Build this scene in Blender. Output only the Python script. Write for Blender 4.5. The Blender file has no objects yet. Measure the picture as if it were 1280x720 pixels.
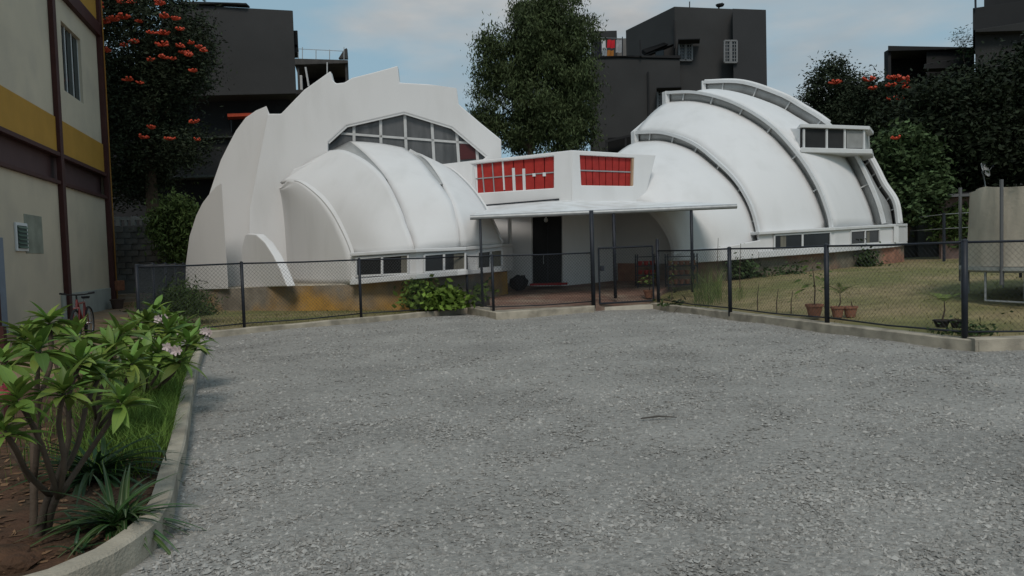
import bpy, bmesh, math, random
import numpy as np
from mathutils import Vector, Matrix
from mathutils.geometry import tessellate_polygon
random.seed(7); rng = np.random.default_rng(11)
S = bpy.context.scene; COL = S.collection
# ------------------------------------------------------------------ camera
F = 924.0; EYE = 1.55; PITCH = math.atan(42/F); ROLL = .03
fw = Vector((0, math.cos(PITCH), -math.sin(PITCH))); r0 = Vector((1, 0, 0)); u0 = Vector((0, math.sin(PITCH), math.cos(PITCH)))
rt = r0*math.cos(ROLL)-u0*math.sin(ROLL); up = r0*math.sin(ROLL)+u0*math.cos(ROLL)
cam = bpy.data.cameras.new('camera'); co = bpy.data.objects.new('camera', cam); COL.objects.link(co); S.camera = co
cam.sensor_width = 36; cam.lens = 36*F/1280; cam.clip_start = .05; cam.clip_end = 2000
M = Matrix.Identity(4)
for i in range(3): M[i][0] = rt[i]; M[i][1] = up[i]; M[i][2] = -fw[i]
M[0][3], M[1][3], M[2][3] = 0, 0, EYE
co.matrix_world = M
CAM = Vector((0, 0, EYE))
def ray(px, py): return fw+rt*((px-640)/F)+up*((360-py)/F)
def P(px, py, d): r = ray(px, py); return CAM+r*(d/r.y)
def G(px, py, z): r = ray(px, py); return CAM+r*((z-EYE)/r.z)
def V(px, py, a, b):                       # ray meets the vertical plane through a and b
    n = Vector((b[1]-a[1], a[0]-b[0], 0)); r = ray(px, py)
    return CAM+r*((Vector(a[:2]+(0,))-CAM).dot(n)/r.dot(n)) if isinstance(a, tuple) else CAM+r*((Vector((a.x, a.y, 0))-CAM).dot(n)/r.dot(n))
# ------------------------------------------------------------------ light and sky
SUN_EL, SUN_AZ = math.radians(50), math.radians(2)      # azimuth: to the right of straight behind the camera when positive
W = bpy.data.worlds.new('World'); S.world = W; W.use_nodes = True
N = W.node_tree.nodes; L = W.node_tree.links; N.clear()
out = N.new('ShaderNodeOutputWorld'); bg = N.new('ShaderNodeBackground'); sky = N.new('ShaderNodeTexSky')
sky.sky_type = 'NISHITA'; sky.sun_disc = False; sky.sun_elevation = SUN_EL; sky.air_density = 1.0; sky.dust_density = 1.0; sky.ozone_density = 1.5
sun_dir = Vector((math.sin(SUN_AZ)*math.cos(SUN_EL), -math.cos(SUN_AZ)*math.cos(SUN_EL), math.sin(SUN_EL)))
sky.sun_rotation = math.atan2(sun_dir.x, sun_dir.y)
tc = N.new('ShaderNodeTexCoord'); mp = N.new('ShaderNodeMapping'); mp.inputs['Scale'].default_value = (1.3, 1.3, 4.0); mp.inputs['Location'].default_value = (0.6, 0.1, .35)
nz = N.new('ShaderNodeTexNoise'); nz.inputs['Scale'].default_value = 1.9; nz.inputs['Detail'].default_value = 5; nz.inputs['Roughness'].default_value = .5
cr = N.new('ShaderNodeValToRGB'); cr.color_ramp.elements[0].position = .49; cr.color_ramp.elements[1].position = .70
cr.color_ramp.elements[0].color = (0, 0, 0, 1); cr.color_ramp.elements[1].color = (1, 1, 1, 1)
nz2 = N.new('ShaderNodeTexNoise'); nz2.inputs['Scale'].default_value = 5; nz2.inputs['Detail'].default_value = 6
cc = N.new('ShaderNodeValToRGB'); cc.color_ramp.elements[0].position = .35; cc.color_ramp.elements[1].position = .65
CS = 1.02
cc.color_ramp.elements[0].color = (2.3*CS, 2.35*CS, 2.38*CS, 1); cc.color_ramp.elements[1].color = (3.3*CS, 3.15*CS, 3.0*CS, 1)
hs = N.new('ShaderNodeMix'); hs.data_type = 'RGBA'; hs.inputs[0].default_value = .93; hs.inputs[7].default_value = (1.62, 2.45, 2.95, 1)   # thin high cloud veil over the blue
mx = N.new('ShaderNodeMix'); mx.data_type = 'RGBA'
L.new(tc.outputs['Generated'], mp.inputs[0]); L.new(mp.outputs[0], nz.inputs[0]); L.new(mp.outputs[0], nz2.inputs[0]); L.new(nz.outputs[0], cr.inputs[0]); L.new(nz2.outputs[0], cc.inputs[0])
L.new(sky.outputs[0], hs.inputs[6]); L.new(hs.outputs[2], mx.inputs[6]); L.new(cc.outputs[0], mx.inputs[7]); L.new(cr.outputs[0], mx.inputs[0])
L.new(mx.outputs[2], bg.inputs[0]); bg.inputs[1].default_value = .15; L.new(bg.outputs[0], out.inputs[0])
sl = bpy.data.lights.new('sun', 'SUN'); sl.energy = 1.4; sl.angle = math.radians(18); sl.color = (1, .93, .86)
so = bpy.data.objects.new('sun', sl); COL.objects.link(so); so.rotation_euler = (-sun_dir).to_track_quat('-Z', 'Y').to_euler()
S.view_settings.view_transform = 'Standard'; S.view_settings.look = 'None'; S.view_settings.exposure = 0.15; S.view_settings.gamma = 1
S.render.engine = 'CYCLES'
# ------------------------------------------------------------------ materials
MATS = {}
def mat(name, col, rough=.8, var=.15, scale=3., bump=.0, bscale=40., col2=None, s2=1., pos2=(.45, .65), metal=0., spec=.3, island=0., stretch=None, detail=6):
    if name in MATS: return MATS[name]
    m = bpy.data.materials.new(name); m.use_nodes = True; n = m.node_tree.nodes; l = m.node_tree.links
    b = n['Principled BSDF']; b.inputs['Roughness'].default_value = rough; b.inputs['Metallic'].default_value = metal; b.inputs['Specular IOR Level'].default_value = spec
    g = n.new('ShaderNodeNewGeometry'); src = g.outputs['Position']
    if stretch:
        q = n.new('ShaderNodeMapping'); q.inputs['Scale'].default_value = stretch; l.new(src, q.inputs[0]); src = q.outputs[0]
    t = n.new('ShaderNodeTexNoise'); t.inputs['Scale'].default_value = scale; t.inputs['Detail'].default_value = detail; l.new(src, t.inputs[0])
    mr = n.new('ShaderNodeMapRange'); mr.inputs[1].default_value = .25; mr.inputs[2].default_value = .75; mr.inputs[3].default_value = 1-var; mr.inputs[4].default_value = 1+var; l.new(t.outputs[0], mr.inputs[0])
    base = n.new('ShaderNodeMix'); base.data_type = 'RGBA'; base.inputs[6].default_value = (*col, 1); base.inputs[7].default_value = (*(col2 or col), 1); base.inputs[0].default_value = 0
    if col2:
        t2 = n.new('ShaderNodeTexNoise'); t2.inputs['Scale'].default_value = s2; t2.inputs['Detail'].default_value = 6; l.new(src, t2.inputs[0])
        m2 = n.new('ShaderNodeMapRange'); m2.inputs[1].default_value = pos2[0]; m2.inputs[2].default_value = pos2[1]; l.new(t2.outputs[0], m2.inputs[0]); l.new(m2.outputs[0], base.inputs[0])
    mu = n.new('ShaderNodeVectorMath'); mu.operation = 'SCALE'; l.new(base.outputs[2], mu.inputs[0]); l.new(mr.outputs[0], mu.inputs['Scale']); last = mu.outputs[0]
    if island:
        m3 = n.new('ShaderNodeMapRange'); m3.inputs[3].default_value = 1-island; m3.inputs[4].default_value = 1+island; l.new(g.outputs['Random Per Island'], m3.inputs[0])
        m4 = n.new('ShaderNodeVectorMath'); m4.operation = 'SCALE'; l.new(last, m4.inputs[0]); l.new(m3.outputs[0], m4.inputs['Scale']); last = m4.outputs[0]
    l.new(last, b.inputs['Base Color'])
    if bump:
        t3 = n.new('ShaderNodeTexNoise'); t3.inputs['Scale'].default_value = bscale; t3.inputs['Detail'].default_value = 4; l.new(g.outputs['Position'], t3.inputs[0])
        bp = n.new('ShaderNodeBump'); bp.inputs['Strength'].default_value = bump; bp.inputs['Distance'].default_value = .02; l.new(t3.outputs[0], bp.inputs['Height']); l.new(bp.outputs[0], b.inputs['Normal'])
    MATS[name] = m; return m
white = mat('white_paint', (.72, .71, .70), .6, .025, .7, .12, 25, col2=(.65, .64, .625), s2=.9, pos2=(.5, .78), stretch=(1.6, 1.6, .4))
whites = mat('white_trim', (.67, .67, .665), .55, .06, 2, .1, 30, col2=(.55, .54, .52), s2=2., pos2=(.5, .8))
plinthm = mat('stained_plinth', (.23, .20, .16), .9, .3, 2.5, .5, 14, col2=(.42, .235, .055), s2=.42, pos2=(.42, .56))
plinthr = mat('brick_plinth', (.17, .15, .11), .9, .35, 3, .6, 14, col2=(.30, .15, .10), s2=.5, pos2=(.42, .56))
darkglass = mat('dark_glass', (.018, .019, .02), .12, .3, 1.5, spec=.5)
greyglass = mat('grey_glass', (.11, .11, .11), .18, .35, 1.2, spec=.45, col2=(.07, .07, .07), s2=1.3, stretch=(2.5, 2.5, .6))
clerm = mat('clerestory_glass', (.36, .36, .35), .3, .2, 1.4, spec=.4)
mullm = mat('grey_mullion', (.52, .52, .51), .5, .1, 6)
redm = mat('red_panel', (.36, .028, .022), .5, .18, 5, island=.15)
maroonglass = mat('maroon_glass', (.075, .018, .018), .3, .2, 3)
galv = mat('galvanised_pipe', (.34, .35, .35), .45, .15, 8, metal=.3)
sheetm = mat('awning_sheet', (.74, .75, .75), .5, .06, 1.5, col2=(.6, .6, .58), s2=2)
postm = mat('dark_post_paint', (.018, .021, .028), .5, .3, 8)
wirem = mat('fence_wire', (.05, .055, .06), .5, .2, 10, metal=.3)
doorm = mat('black_door', (.008, .008, .009), .5, .3, 4)
gravelm = mat('gravel_bed', (.325, .308, .28), .95, .2, .7, 1.0, 45, col2=(.21, .198, .18), s2=22, pos2=(.45, .68))
stonem = mat('gravel_stone', (.315, .30, .275), .9, .14, .7, island=.38)
kerbm = mat('concrete_kerb', (.42, .37, .29), .9, .2, 4, .5, 60, col2=(.27, .24, .19), s2=3)
soilm = mat('red_soil', (.085, .043, .024), .95, .4, 5, 1.0, 30, col2=(.05, .032, .018), s2=2)
lawnm = mat('lawn', (.155, .15, .055), .95, .3, 3, .8, 50, col2=(.25, .195, .10), s2=.45, pos2=(.4, .6))
pathm = mat('earth_path', (.26, .17, .10), .95, .25, 2, .6, 30, col2=(.19, .15, .11), s2=1)
patiom = mat('brown_tiles', (.20, .12, .09), .8, .25, 3, .3, 20, col2=(.27, .21, .16), s2=1.2)
groundm = mat('dry_ground', (.15, .125, .085), .95, .3, .6, .5, 10, col2=(.09, .1, .045), s2=.2)
cream = mat('cream_wall', (.56, .48, .365), .85, .06, .7, .15, 20, col2=(.50, .43, .335), s2=.8)
mustard = mat('mustard_band', (.43, .23, .035), .8, .1, 1.5, .1, 20)
maroon = mat('maroon_steel', (.055, .016, .013), .6, .2, 3)
purple = mat('plum_band', (.085, .045, .045), .7, .12, 2)
greydirt = mat('grey_skirting', (.33, .34, .31), .9, .15, 2, .2)
greenish = mat('greenish_panel', (.25, .26, .21), .9, .25, 2.5)
bgrey = mat('charcoal_render', (.046, .0452, .0445), .9, .1, .35, .2, 8, col2=(.037, .0365, .036), s2=.3)
bdark = mat('dark_render', (.022, .022, .023), .9, .2, .6, .2, 8)
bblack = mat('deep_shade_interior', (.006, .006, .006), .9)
wallm = mat('block_wall', (.10, .10, .095), .95, .3, 1.6, .6, 12, col2=(.07, .06, .05), s2=.8)
rustred = mat('orange_hood', (.42, .06, .025), .7)
barkm = mat('bark', (.07, .05, .035), .95, .3, 6, .8, 20)
plumbark = mat('plumeria_bark', (.085, .06, .042), .8, .3, 12, .3, 40)
def leafmat(name, col, rough=.55, island=.5, scale=.9, var=.35, spec=.12): return mat(name, col, max(rough, .65), var, scale, island=island, spec=spec)
# ------------------------------------------------------------------ building blocks
class MB:
    def __init__(s): s.v = []; s.f = []
    def add(s, v, f):
        o = len(s.v); s.v += [tuple(x) for x in v]; s.f += [tuple(i+o for i in q) for q in f]; return s
    def box(s, c, size, rz=0):
        c = Vector(c); R = Matrix.Rotation(rz, 3, 'Z'); h = [x/2 for x in size]
        v = [c+R@Vector((a*h[0], b*h[1], d*h[2])) for a in (-1, 1) for b in (-1, 1) for d in (-1, 1)]
        return s.add(v, [(0, 1, 3, 2), (4, 6, 7, 5), (0, 4, 5, 1), (2, 3, 7, 6), (0, 2, 6, 4), (1, 5, 7, 3)])
    def bar(s, a, b, w, h=None, upv=(0, 0, 1)):      # square bar from a to b
        a = Vector(a); b = Vector(b); h = h or w; d = (b-a).normalized(); x = d.cross(Vector(upv))
        if x.length < 1e-4: x = d.cross(Vector((0, 1, 0)))
        x.normalize(); y = x.cross(d); x *= w/2; y *= h/2
        v = [p+i*x+j*y for p in (a, b) for i, j in ((-1, -1), (1, -1), (1, 1), (-1, 1))]
        return s.add(v, [(3, 2, 1, 0), (4, 5, 6, 7), (0, 1, 5, 4), (1, 2, 6, 5), (2, 3, 7, 6), (3, 0, 4, 7)])
    def tube(s, pts, r, n=8, cap=True):
        pts = [Vector(p) for p in pts]; rs = r if isinstance(r, (list, tuple)) else [r]*len(pts)
        o = len(s.v); prev = None
        for i, p in enumerate(pts):
            d = (pts[min(i+1, len(pts)-1)]-pts[max(i-1, 0)]).normalized()
            x = (prev-d*prev.dot(d)) if prev else d.cross(Vector((0, 0, 1)) if abs(d.z) < .95 else Vector((1, 0, 0)))
            x.normalize(); prev = x; y = d.cross(x)
            for k in range(n):
                a = 2*math.pi*k/n; s.v.append(tuple(p+(x*math.cos(a)+y*math.sin(a))*rs[i]))
        for i in range(len(pts)-1):
            for k in range(n): s.f.append((o+i*n+k, o+i*n+(k+1) % n, o+(i+1)*n+(k+1) % n, o+(i+1)*n+k))
        if cap: s.f.append(tuple(o+k for k in reversed(range(n)))); s.f.append(tuple(o+(len(pts)-1)*n+k for k in range(n)))
        return s
    def lathe(s, c, prof, n=20):
        o = len(s.v); c = Vector(c)
        for r, z in prof:
            for k in range(n): a = 2*math.pi*k/n; s.v.append((c.x+r*math.cos(a), c.y+r*math.sin(a), c.z+z))
        for i in range(len(prof)-1):
            for k in range(n): s.f.append((o+i*n+k, o+i*n+(k+1) % n, o+(i+1)*n+(k+1) % n, o+(i+1)*n+k))
        return s
    def slab(s, loop, off, holes=()):     # closed loop (3D) extruded by off, with holes
        loops = [list(map(Vector, loop))]+[list(map(Vector, h)) for h in holes]; off = Vector(off)
        tri = tessellate_polygon(loops); flat = [p for lp in loops for p in lp]; n = len(flat)
        nn = Vector((0, 0, 0))
        for t in tri: nn += (flat[t[1]]-flat[t[0]]).cross(flat[t[2]]-flat[t[0]])
        flip = nn.dot(off) > 0
        o = len(s.v); s.v += [tuple(p) for p in flat]+[tuple(p+off) for p in flat]
        for t in tri:
            a, b, c = t
            if flip: a, b, c = c, b, a
            s.f.append((o+a, o+b, o+c)); s.f.append((o+n+c, o+n+b, o+n+a))
        k = 0
        for lp in loops:
            m = len(lp)
            for i in range(m): s.f.append((o+k+i, o+k+(i+1) % m, o+n+k+(i+1) % m, o+n+k+i))
            k += m
        return s
    def obj(s, name, material, parent=None, smooth=False, bevel=0, fix=True):
        me = bpy.data.meshes.new(name); me.from_pydata(s.v, [], s.f); me.materials.append(material)
        if fix:
            bm = bmesh.new(); bm.from_mesh(me); bmesh.ops.recalc_face_normals(bm, faces=bm.faces); bm.to_mesh(me); bm.free()
        if smooth: me.polygons.foreach_set('use_smooth', [True]*len(me.polygons))
        return link(name, me, parent, bevel)
def link(name, me, parent=None, bevel=0):
    o = bpy.data.objects.new(name, me); COL.objects.link(o)
    if parent:
        o.parent = parent; w = Vector((0, 0, 0)); q = parent
        while q: w += q.location; q = q.parent
        o.location = -w
    if bevel:
        b = o.modifiers.new('bevel', 'BEVEL'); b.width = bevel; b.segments = 2; b.limit_method = 'ANGLE'; b.angle_limit = .6
    return o
def tag(o, label, cat, group=None):
    o['label'] = label; o['category'] = cat
    if group: o['group'] = group
    return o
def thing(name, loc, label, cat, group=None):
    o = bpy.data.objects.new(name, None); COL.objects.link(o); o.location = loc; o.empty_display_size = .2
    return tag(o, label, cat, group)
def struct(o): o['kind'] = 'structure'; return o
def stuff(o): o['kind'] = 'stuff'; return o
def resample(pts, n, smooth=True):
    pts = [Vector(p) for p in pts]; m = len(pts)-1; out = []
    seg = [0]
    for i in range(m): seg.append(seg[-1]+(pts[i+1]-pts[i]).length)
    for k in range(n):
        s = seg[-1]*k/(n-1); i = 0
        while i < m-1 and seg[i+1] < s: i += 1
        t = (s-seg[i])/(seg[i+1]-seg[i]); a, b = pts[i], pts[i+1]
        if smooth:
            p0 = pts[i-1] if i > 0 else a*2-b; p3 = pts[i+2] if i+2 <= m else b*2-a
            out.append(.5*((2*a)+(b-p0)*t+(2*p0-5*a+4*b-p3)*t*t+(3*a-p0-3*b+p3)*t**3))
        else: out.append(a.lerp(b, t))
    return out
def quad_mesh(cent, du, dv):                        # many free quads from numpy arrays
    n = len(cent); v = np.stack([cent-du-dv, cent+du-dv*.2, cent+du*.0+dv, cent-du+dv*.2], 1) if False else np.stack([cent-dv, cent+du, cent+dv, cent-du], 1)
    v = v.reshape(-1, 3); me = bpy.data.meshes.new('leaves')
    me.vertices.add(len(v)); me.vertices.foreach_set('co', v.astype(np.float32).ravel())
    me.loops.add(4*n); me.loops.foreach_set('vertex_index', np.arange(4*n, dtype=np.int32))
    me.polygons.add(n); me.polygons.foreach_set('loop_start', np.arange(0, 4*n, 4, dtype=np.int32)); me.update(); me.validate()
    return me
# ------------------------------------------------------------------ ground
FL0, FL1 = Vector((-7.45, 14.7, 0)), Vector((-1.22, 20.2, 0))          # left fence line
FR0, FR1 = Vector((3.86, 19.6, 0)), Vector((6.5, 10.6, 0))             # right fence line
FRN = Vector((.96, .281, 0))
def h_right(x, y):
    d = max(0, (Vector((x, y, 0))-FR0).dot(FRN)); return .12+.78*(1-math.exp(-d/4.5))*(1-math.exp(-max(0, y-10.5+.03*(x-6.5))/2.5))
def h_left(x, y): return .12
def sheet(name, x0, x1, y0, y1, step, h, m, planes=(), smooth=True, noise=0):
    nx = int((x1-x0)/step)+1; ny = int((y1-y0)/step)+1
    vs = [(x0+(x1-x0)*i/nx, y0+(y1-y0)*j/ny, 0) for j in range(ny+1) for i in range(nx+1)]
    vs = [(x, y, h(x, y)+(random.uniform(-noise, noise) if noise else 0)) for x, y, _ in vs]
    fs = [(j*(nx+1)+i, j*(nx+1)+i+1, (j+1)*(nx+1)+i+1, (j+1)*(nx+1)+i) for j in range(ny) for i in range(nx)]
    me = bpy.data.meshes.new(name); me.from_pydata(vs, [], fs); me.materials.append(m)
    bm = bmesh.new(); bm.from_mesh(me)
    for (p, n) in planes: bmesh.ops.bisect_plane(bm, geom=bm.verts[:]+bm.edges[:]+bm.faces[:], plane_co=p, plane_no=n, clear_inner=True)
    bm.to_mesh(me); bm.free(); me.polygons.foreach_set('use_smooth', [smooth]*len(me.polygons))
    return struct(link(name, me))
sheet('ground', -400, 400, -60, 900, 60, lambda x, y: -.06, groundm)
def gz(x, y): return .012*math.sin(x*1.7+y*.6)+.012*math.sin(y*2.1-x*.8)
sheet('gravel_yard', -9, 30, -3, 20.6, .3, gz, gravelm, [(FL0+Vector((.1, 0, 0)), Vector((.66, -.75, 0)))], noise=.006)
L2P, L2N = Vector((6.5, 10.5, 0)), Vector((.03, 1, 0))
lawn_r = sheet('lawn', 1.5, 45, 8, 60, .6, h_right, lawnm, [(FR0+FRN*.05, FRN), (L2P, L2N)], noise=.012)
nl = Vector((-.66, .75, 0))
sideN = Vector((.94, .34, 0))
sheet('lawn', -30, -.8, 12, 50, .6, h_left, lawnm, [(FL0-nl*.05, nl), (FL0, sideN), (Vector((-.75, 0, 0)), Vector((-1, 0, 0)))], noise=.01)
sheet('path', -40, -3, 2, 60, .8, lambda x, y: .05, pathm, [(FL0, -sideN), (Vector((-4.7, 9, 0)), Vector((-.93, .0, 0)))], noise=.006)
def kerb(name, line, w, z0, z1, m=kerbm, pz=None):       # line: outer edge; w to the left of travel
    line = resample(line, max(8, len(line)*5)); mb = MB(); prof = []
    for _ in range(6): line = [line[0]]+[(line[i-1]+line[i]*2+line[i+1])/4 for i in range(1, len(line)-1)]+[line[-1]]
    for i, p in enumerate(line):
        d = line[min(i+1, len(line)-1)]-line[max(i-1, 0)]; n = Vector((-d.y, d.x, 0)).normalized()
        j = random.uniform(-.006, .006)
        prof.append([Vector((p.x, p.y, z0)), Vector((p.x, p.y, z1-.015+j)), Vector((p.x, p.y, z1+j))+n*.015, Vector((p.x, p.y, z1+j))+n*(w-.015), Vector((p.x, p.y, z0))+n*w])
    v = [q for pr in prof for q in pr]; f = [(i*5+k, i*5+k+1, i*5+k+6, i*5+k+5) for i in range(len(prof)-1) for k in range(4)]
    f += [(0, 1, 2, 3, 4), tuple(len(v)-5+k for k in (4, 3, 2, 1, 0))]
    return struct(mb.add(v, f).obj(name, m))
kerb('kerb', [FL1+Vector((.15, -.05, 0)), FL1.lerp(FL0, .3)+Vector((.1, -.14, 0)), FL1.lerp(FL0, .6)+Vector((.1, -.14, 0)), FL0+Vector((.1, -.14, 0))][::-1], .2, -.05, .13)
kerb('kerb', [Vector((26, 9.9, 0)), Vector((12, 10.25, 0)), Vector((8.5, 10.32, 0)), Vector((6.5, 10.36, 0))][::-1], .24, -.05, .17)
kerb('kerb', [FR0+Vector((-.17, .1, 0)), FR0.lerp(FR1, .33)+Vector((-.17, 0, 0)), FR0.lerp(FR1, .66)+Vector((-.17, 0, 0)), FR1+Vector((-.16, -.1, 0)), FR1+Vector((.05, -.25, 0))], .26, -.05, .15)
KP = [(257, 425), (250, 445), (243, 475), (238, 505), (234, 536), (230, 560), (222, 580), (219, 604), (211, 633), (200, 653), (178, 671), (133, 695.5), (89, 715.5), (30, 738)]
KB = [G(x, y, .14) for x, y in KP]; KB.append(KB[-1]+Vector((-1.2, -.1, 0)))
kerb('kerb', KB[::-1], .13, -.05, .14)
bedloop = [p+Vector((-.07, .02, 0)) for p in KB]+[Vector((-6, 2.2, 0)), Vector((-6, 13.4, 0))]
bedloop = [Vector((p.x, p.y, .07)) for p in bedloop]
me = MB(); me.slab(bedloop, (0, 0, -.1)); struct(me.obj('planting_bed', soilm))
# entrance slab, threshold, patio
sl0 = [P(584, 389, 19.9), P(620, 393, 17.7), P(743, 382, 18.85), P(748, 378, 20.2), P(640, 384, 20.6)]
struct(MB().slab([Vector((p.x, p.y, .17)) for p in sl0], (0, 0, -.25)).obj('entrance_step', kerbm, bevel=.02))
th = [P(744, 380, 19.3), P(822, 380, 19.6), P(826, 375, 20.3), P(744, 375, 20.1)]
struct(MB().slab([Vector((p.x, p.y, .10)) for p in th], (0, 0, -.2)).obj('threshold', mat('pale_threshold', (.5, .46, .38), .9, .15, 5, .3), bevel=.01))
pa = [(-.55, 18.4, .175), (2.15, 19.2, .19), (3.8, 20.1, .2), (5.0, 22.6, .60), (4.4, 25.6, .66), (-.2, 25.2, .60), (-.7, 22.2, .34)]
v = [Vector(p) for p in pa]; c = sum(v, Vector())/len(v)
mbp = MB(); mbp.add(v+[c], [(i, (i+1) % len(v), len(v)) for i in range(len(v))]); mbp.add([p-Vector((0, 0, .3)) for p in v]+v, [(i, (i+1) % 7, 7+(i+1) % 7, 7+i) for i in range(7)])
struct(mbp.obj('patio', patiom))
# ------------------------------------------------------------------ the white domed building
B = thing('domed_building', P(700, 352, 23.5), 'white building of two lapped shell domes joined by a flat entrance block', 'building')
def pnorm(A, Bp): return Vector((Bp.y-A.y, A.x-Bp.x, 0)).normalized()     # towards the camera if A is left of B... (y negative)
def panel(name, px, A, Bp, th, holes=(), m=white, bevel=.03, parent=None, radial=None):
    n = pnorm(A, Bp)
    if n.y > 0: n = -n
    lp = [V(x, y, A, Bp) for x, y in px]; hs_ = [[V(x, y, A, Bp) for x, y in h] for h in holes]
    off = -n*th
    if radial: off = V(radial, 300, A, Bp)-CAM; off.z = 0; off = off.normalized()*th
    return MB().slab(lp, off, hs_).obj(name, m, parent or B, bevel=bevel), n
def arc(px, dA, dB, n=28):
    A = P(*px[0], dA); Bp = P(*px[-1], dB); return resample([V(x, y, A, Bp) for x, y in px], n), A, Bp
def inward(pts, A, Bp, t0, t1):
    h = (Bp-A); h.z = 0; h.normalize(); out = []
    for i, p in enumerate(pts):
        d = pts[min(i+1, len(pts)-1)]-pts[max(i-1, 0)]; a, b = d.dot(h), d.z; l = math.hypot(a, b)
        t = t0+(t1-t0)*i/(len(pts)-1); out.append(p+(h*(b/l)+Vector((0, 0, -a/l)))*t)
    return out
def loft(name, a, b, m=white, bulge=0., k=8, th=.1, cdir=None, parent=None):
    v = []; n = len(a)
    cen = (sum(a, Vector())+sum(b, Vector()))/(2*n)
    for i in range(n):
        for j in range(k+1):
            t = j/k; p = a[i].lerp(b[i], t)
            if bulge:
                ta = a[min(i+1, n-1)]-a[max(i-1, 0)]; nn = ta.cross(b[i]-a[i])
                if nn.length > 1e-5:
                    nn.normalize()
                    if nn.dot(CAM-p) < 0: nn = -nn
                    p = p+nn*bulge*4*t*(1-t)
            v.append(p)
    f = [(i*(k+1)+j, i*(k+1)+j+1, (i+1)*(k+1)+j+1, (i+1)*(k+1)+j) for i in range(n-1) for j in range(k)]
    fl = f[len(f)//2]; nn = (v[fl[1]]-v[fl[0]]).cross(v[fl[2]]-v[fl[0]])
    if nn.dot(CAM-v[fl[0]]) < 0: f = [q[::-1] for q in f]
    o = MB().add(v, f).obj(name, m, parent or B, smooth=True, fix=False)
    sd = o.modifiers.new('thick', 'SOLIDIFY'); sd.thickness = th; sd.offset = -1
    return o
def sweep(name, pts, out_dir, w, h, m=whites, parent=None):      # rectangular bar along pts; h in-plane inward, w along out_dir
    A, Bp = pts[0], pts[-1]; inn = inward(pts, A, Bp, h, h); v = []
    for p, q in zip(pts, inn): v += [p, p+out_dir*w, q+out_dir*w, q]
    f = [(i*4+k, i*4+(k+1) % 4, i*4+4+(k+1) % 4, i*4+4+k) for i in range(len(pts)-1) for k in range(4)]+[(0, 1, 2, 3), tuple(len(v)-4+k for k in (3, 2, 1, 0))]
    return MB().add(v, f).obj(name, m, parent or B)
# left dome: rear stepped wall with the big window
WA, WB = P(285, 300, 23.5), P(627, 300, 24.0)
wl = [(311, 362), (311, 262), (334, 142), (351, 142), (380, 112), (413, 88.5), (416, 100), (420, 104), (430, 103), (440, 97), (468, 90), (497, 82), (499.5, 103), (535, 105), (571, 110), (573.5, 130), (600, 153), (626.6, 174.5), (627, 199), (627, 330), (620, 345)]
wh = [(410, 200), (410, 178), (433, 157), (505, 140.5), (565, 159), (608, 195), (604, 199), (545, 206), (500, 206)]
_, wn = panel('rear_wall', wl, WA, WB, .32, [wh], bevel=.035)
gp = [V(x, y, WA, WB)-wn*.18 for x, y in wh]
bw = MB().slab(gp, -wn*.03).obj('arched_window', greyglass, B)
def onW(x, y, k=.17): return V(x, y, WA, WB)-wn*k
lines = [((441.5, 154), (442, 200)), ((475, 146), (476, 202)), ((505.5, 141), (508, 204)), ((539.5, 151), (542.5, 204)), ((570.5, 162), (573.5, 202)), ((596, 184), (597, 199))]
for (a, b) in lines: MB().bar(onW(*a), onW(*b), .09, .07, wn).obj('mullion', mullm, bw)
MB().bar(onW(421, 165.5), onW(588, 178), .07, .07, wn).obj('transom', mullm, bw)
mp_ = MB().slab([onW(575, 179, .145), onW(589, 179, .145), onW(596, 185, .145), onW(596, 197.5, .145), onW(574, 199, .145)], -wn*.01).obj('pane', maroonglass, bw)
mp_['label'] = 'dark maroon window pane'
# window reveal trim
for i in range(5):
    MB().bar(V(*wh[1+i-0], WA, WB)-wn*.05, V(*wh[2+i], WA, WB)-wn*.05, .10, .05, wn).obj('window_trim', whites, bw) if i < 4 else None
# body behind the wall
bl = [(330, 362), (330, 200), (352, 160), (420, 135), (505, 118), (560, 130), (600, 165), (620, 190), (620, 345)]
MB().slab([V(x, y, WA, WB)-wn*.36 for x, y in bl], -wn*5.5).obj('rear_shell', white, B)
# side fins on the left
B2A, B2B = P(262, 300, 24.2), P(334, 300, 23.8)
panel('fin', [(260, 362), (261, 244), (269, 220), (276, 200), (285, 182), (295, 163), (307, 147), (320, 138), (333, 132.5), (338, 145), (330, 200), (322, 262), (320, 361)], B2A, B2B, .25, radial=340, bevel=.015)
B1A, B1B = P(232, 300, 23.4), P(285, 300, 21.9)
panel('fin', [(231.7, 362), (232.5, 328), (237, 295), (245, 270), (253, 254), (262, 242), (270, 233), (277, 228.5), (280, 275), (285, 353), (285, 361)], B1A, B1B, .22, radial=290, bevel=.015)
CA, CB = P(303, 330, 22.8), P(360, 330, 20.5)
cpx = [(303, 360), (302, 310), (306, 294), (309, 292), (320, 293), (331, 303), (342, 320), (350.5, 337), (359, 358)]
panel('fin', cpx, CA, CB, .26, bevel=.03)
DA, DB = P(340, 330, 23.8), P(442, 330, 20.35)
dpx = [(340, 358), (341, 240), (350, 227), (359, 225), (375.5, 228), (398, 245), (414, 264), (425.5, 284), (434, 302), (439, 316), (442, 330), (442, 356)]
darc = resample([V(x, y, DA, DB) for x, y in dpx[3:]], 34)
LA = P(352, 300, 24.1); dline = [Vector((LA.x, LA.y, p.z)) for p in darc]
loft('arch_wall', darc, dline, bulge=.22, k=14, th=.06)
sweep('rim', [p+Vector((0, -.01, .01)) for p in darc[3:]], Vector((.25, -.05, 0)).normalized(), .16, .05, white)
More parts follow.
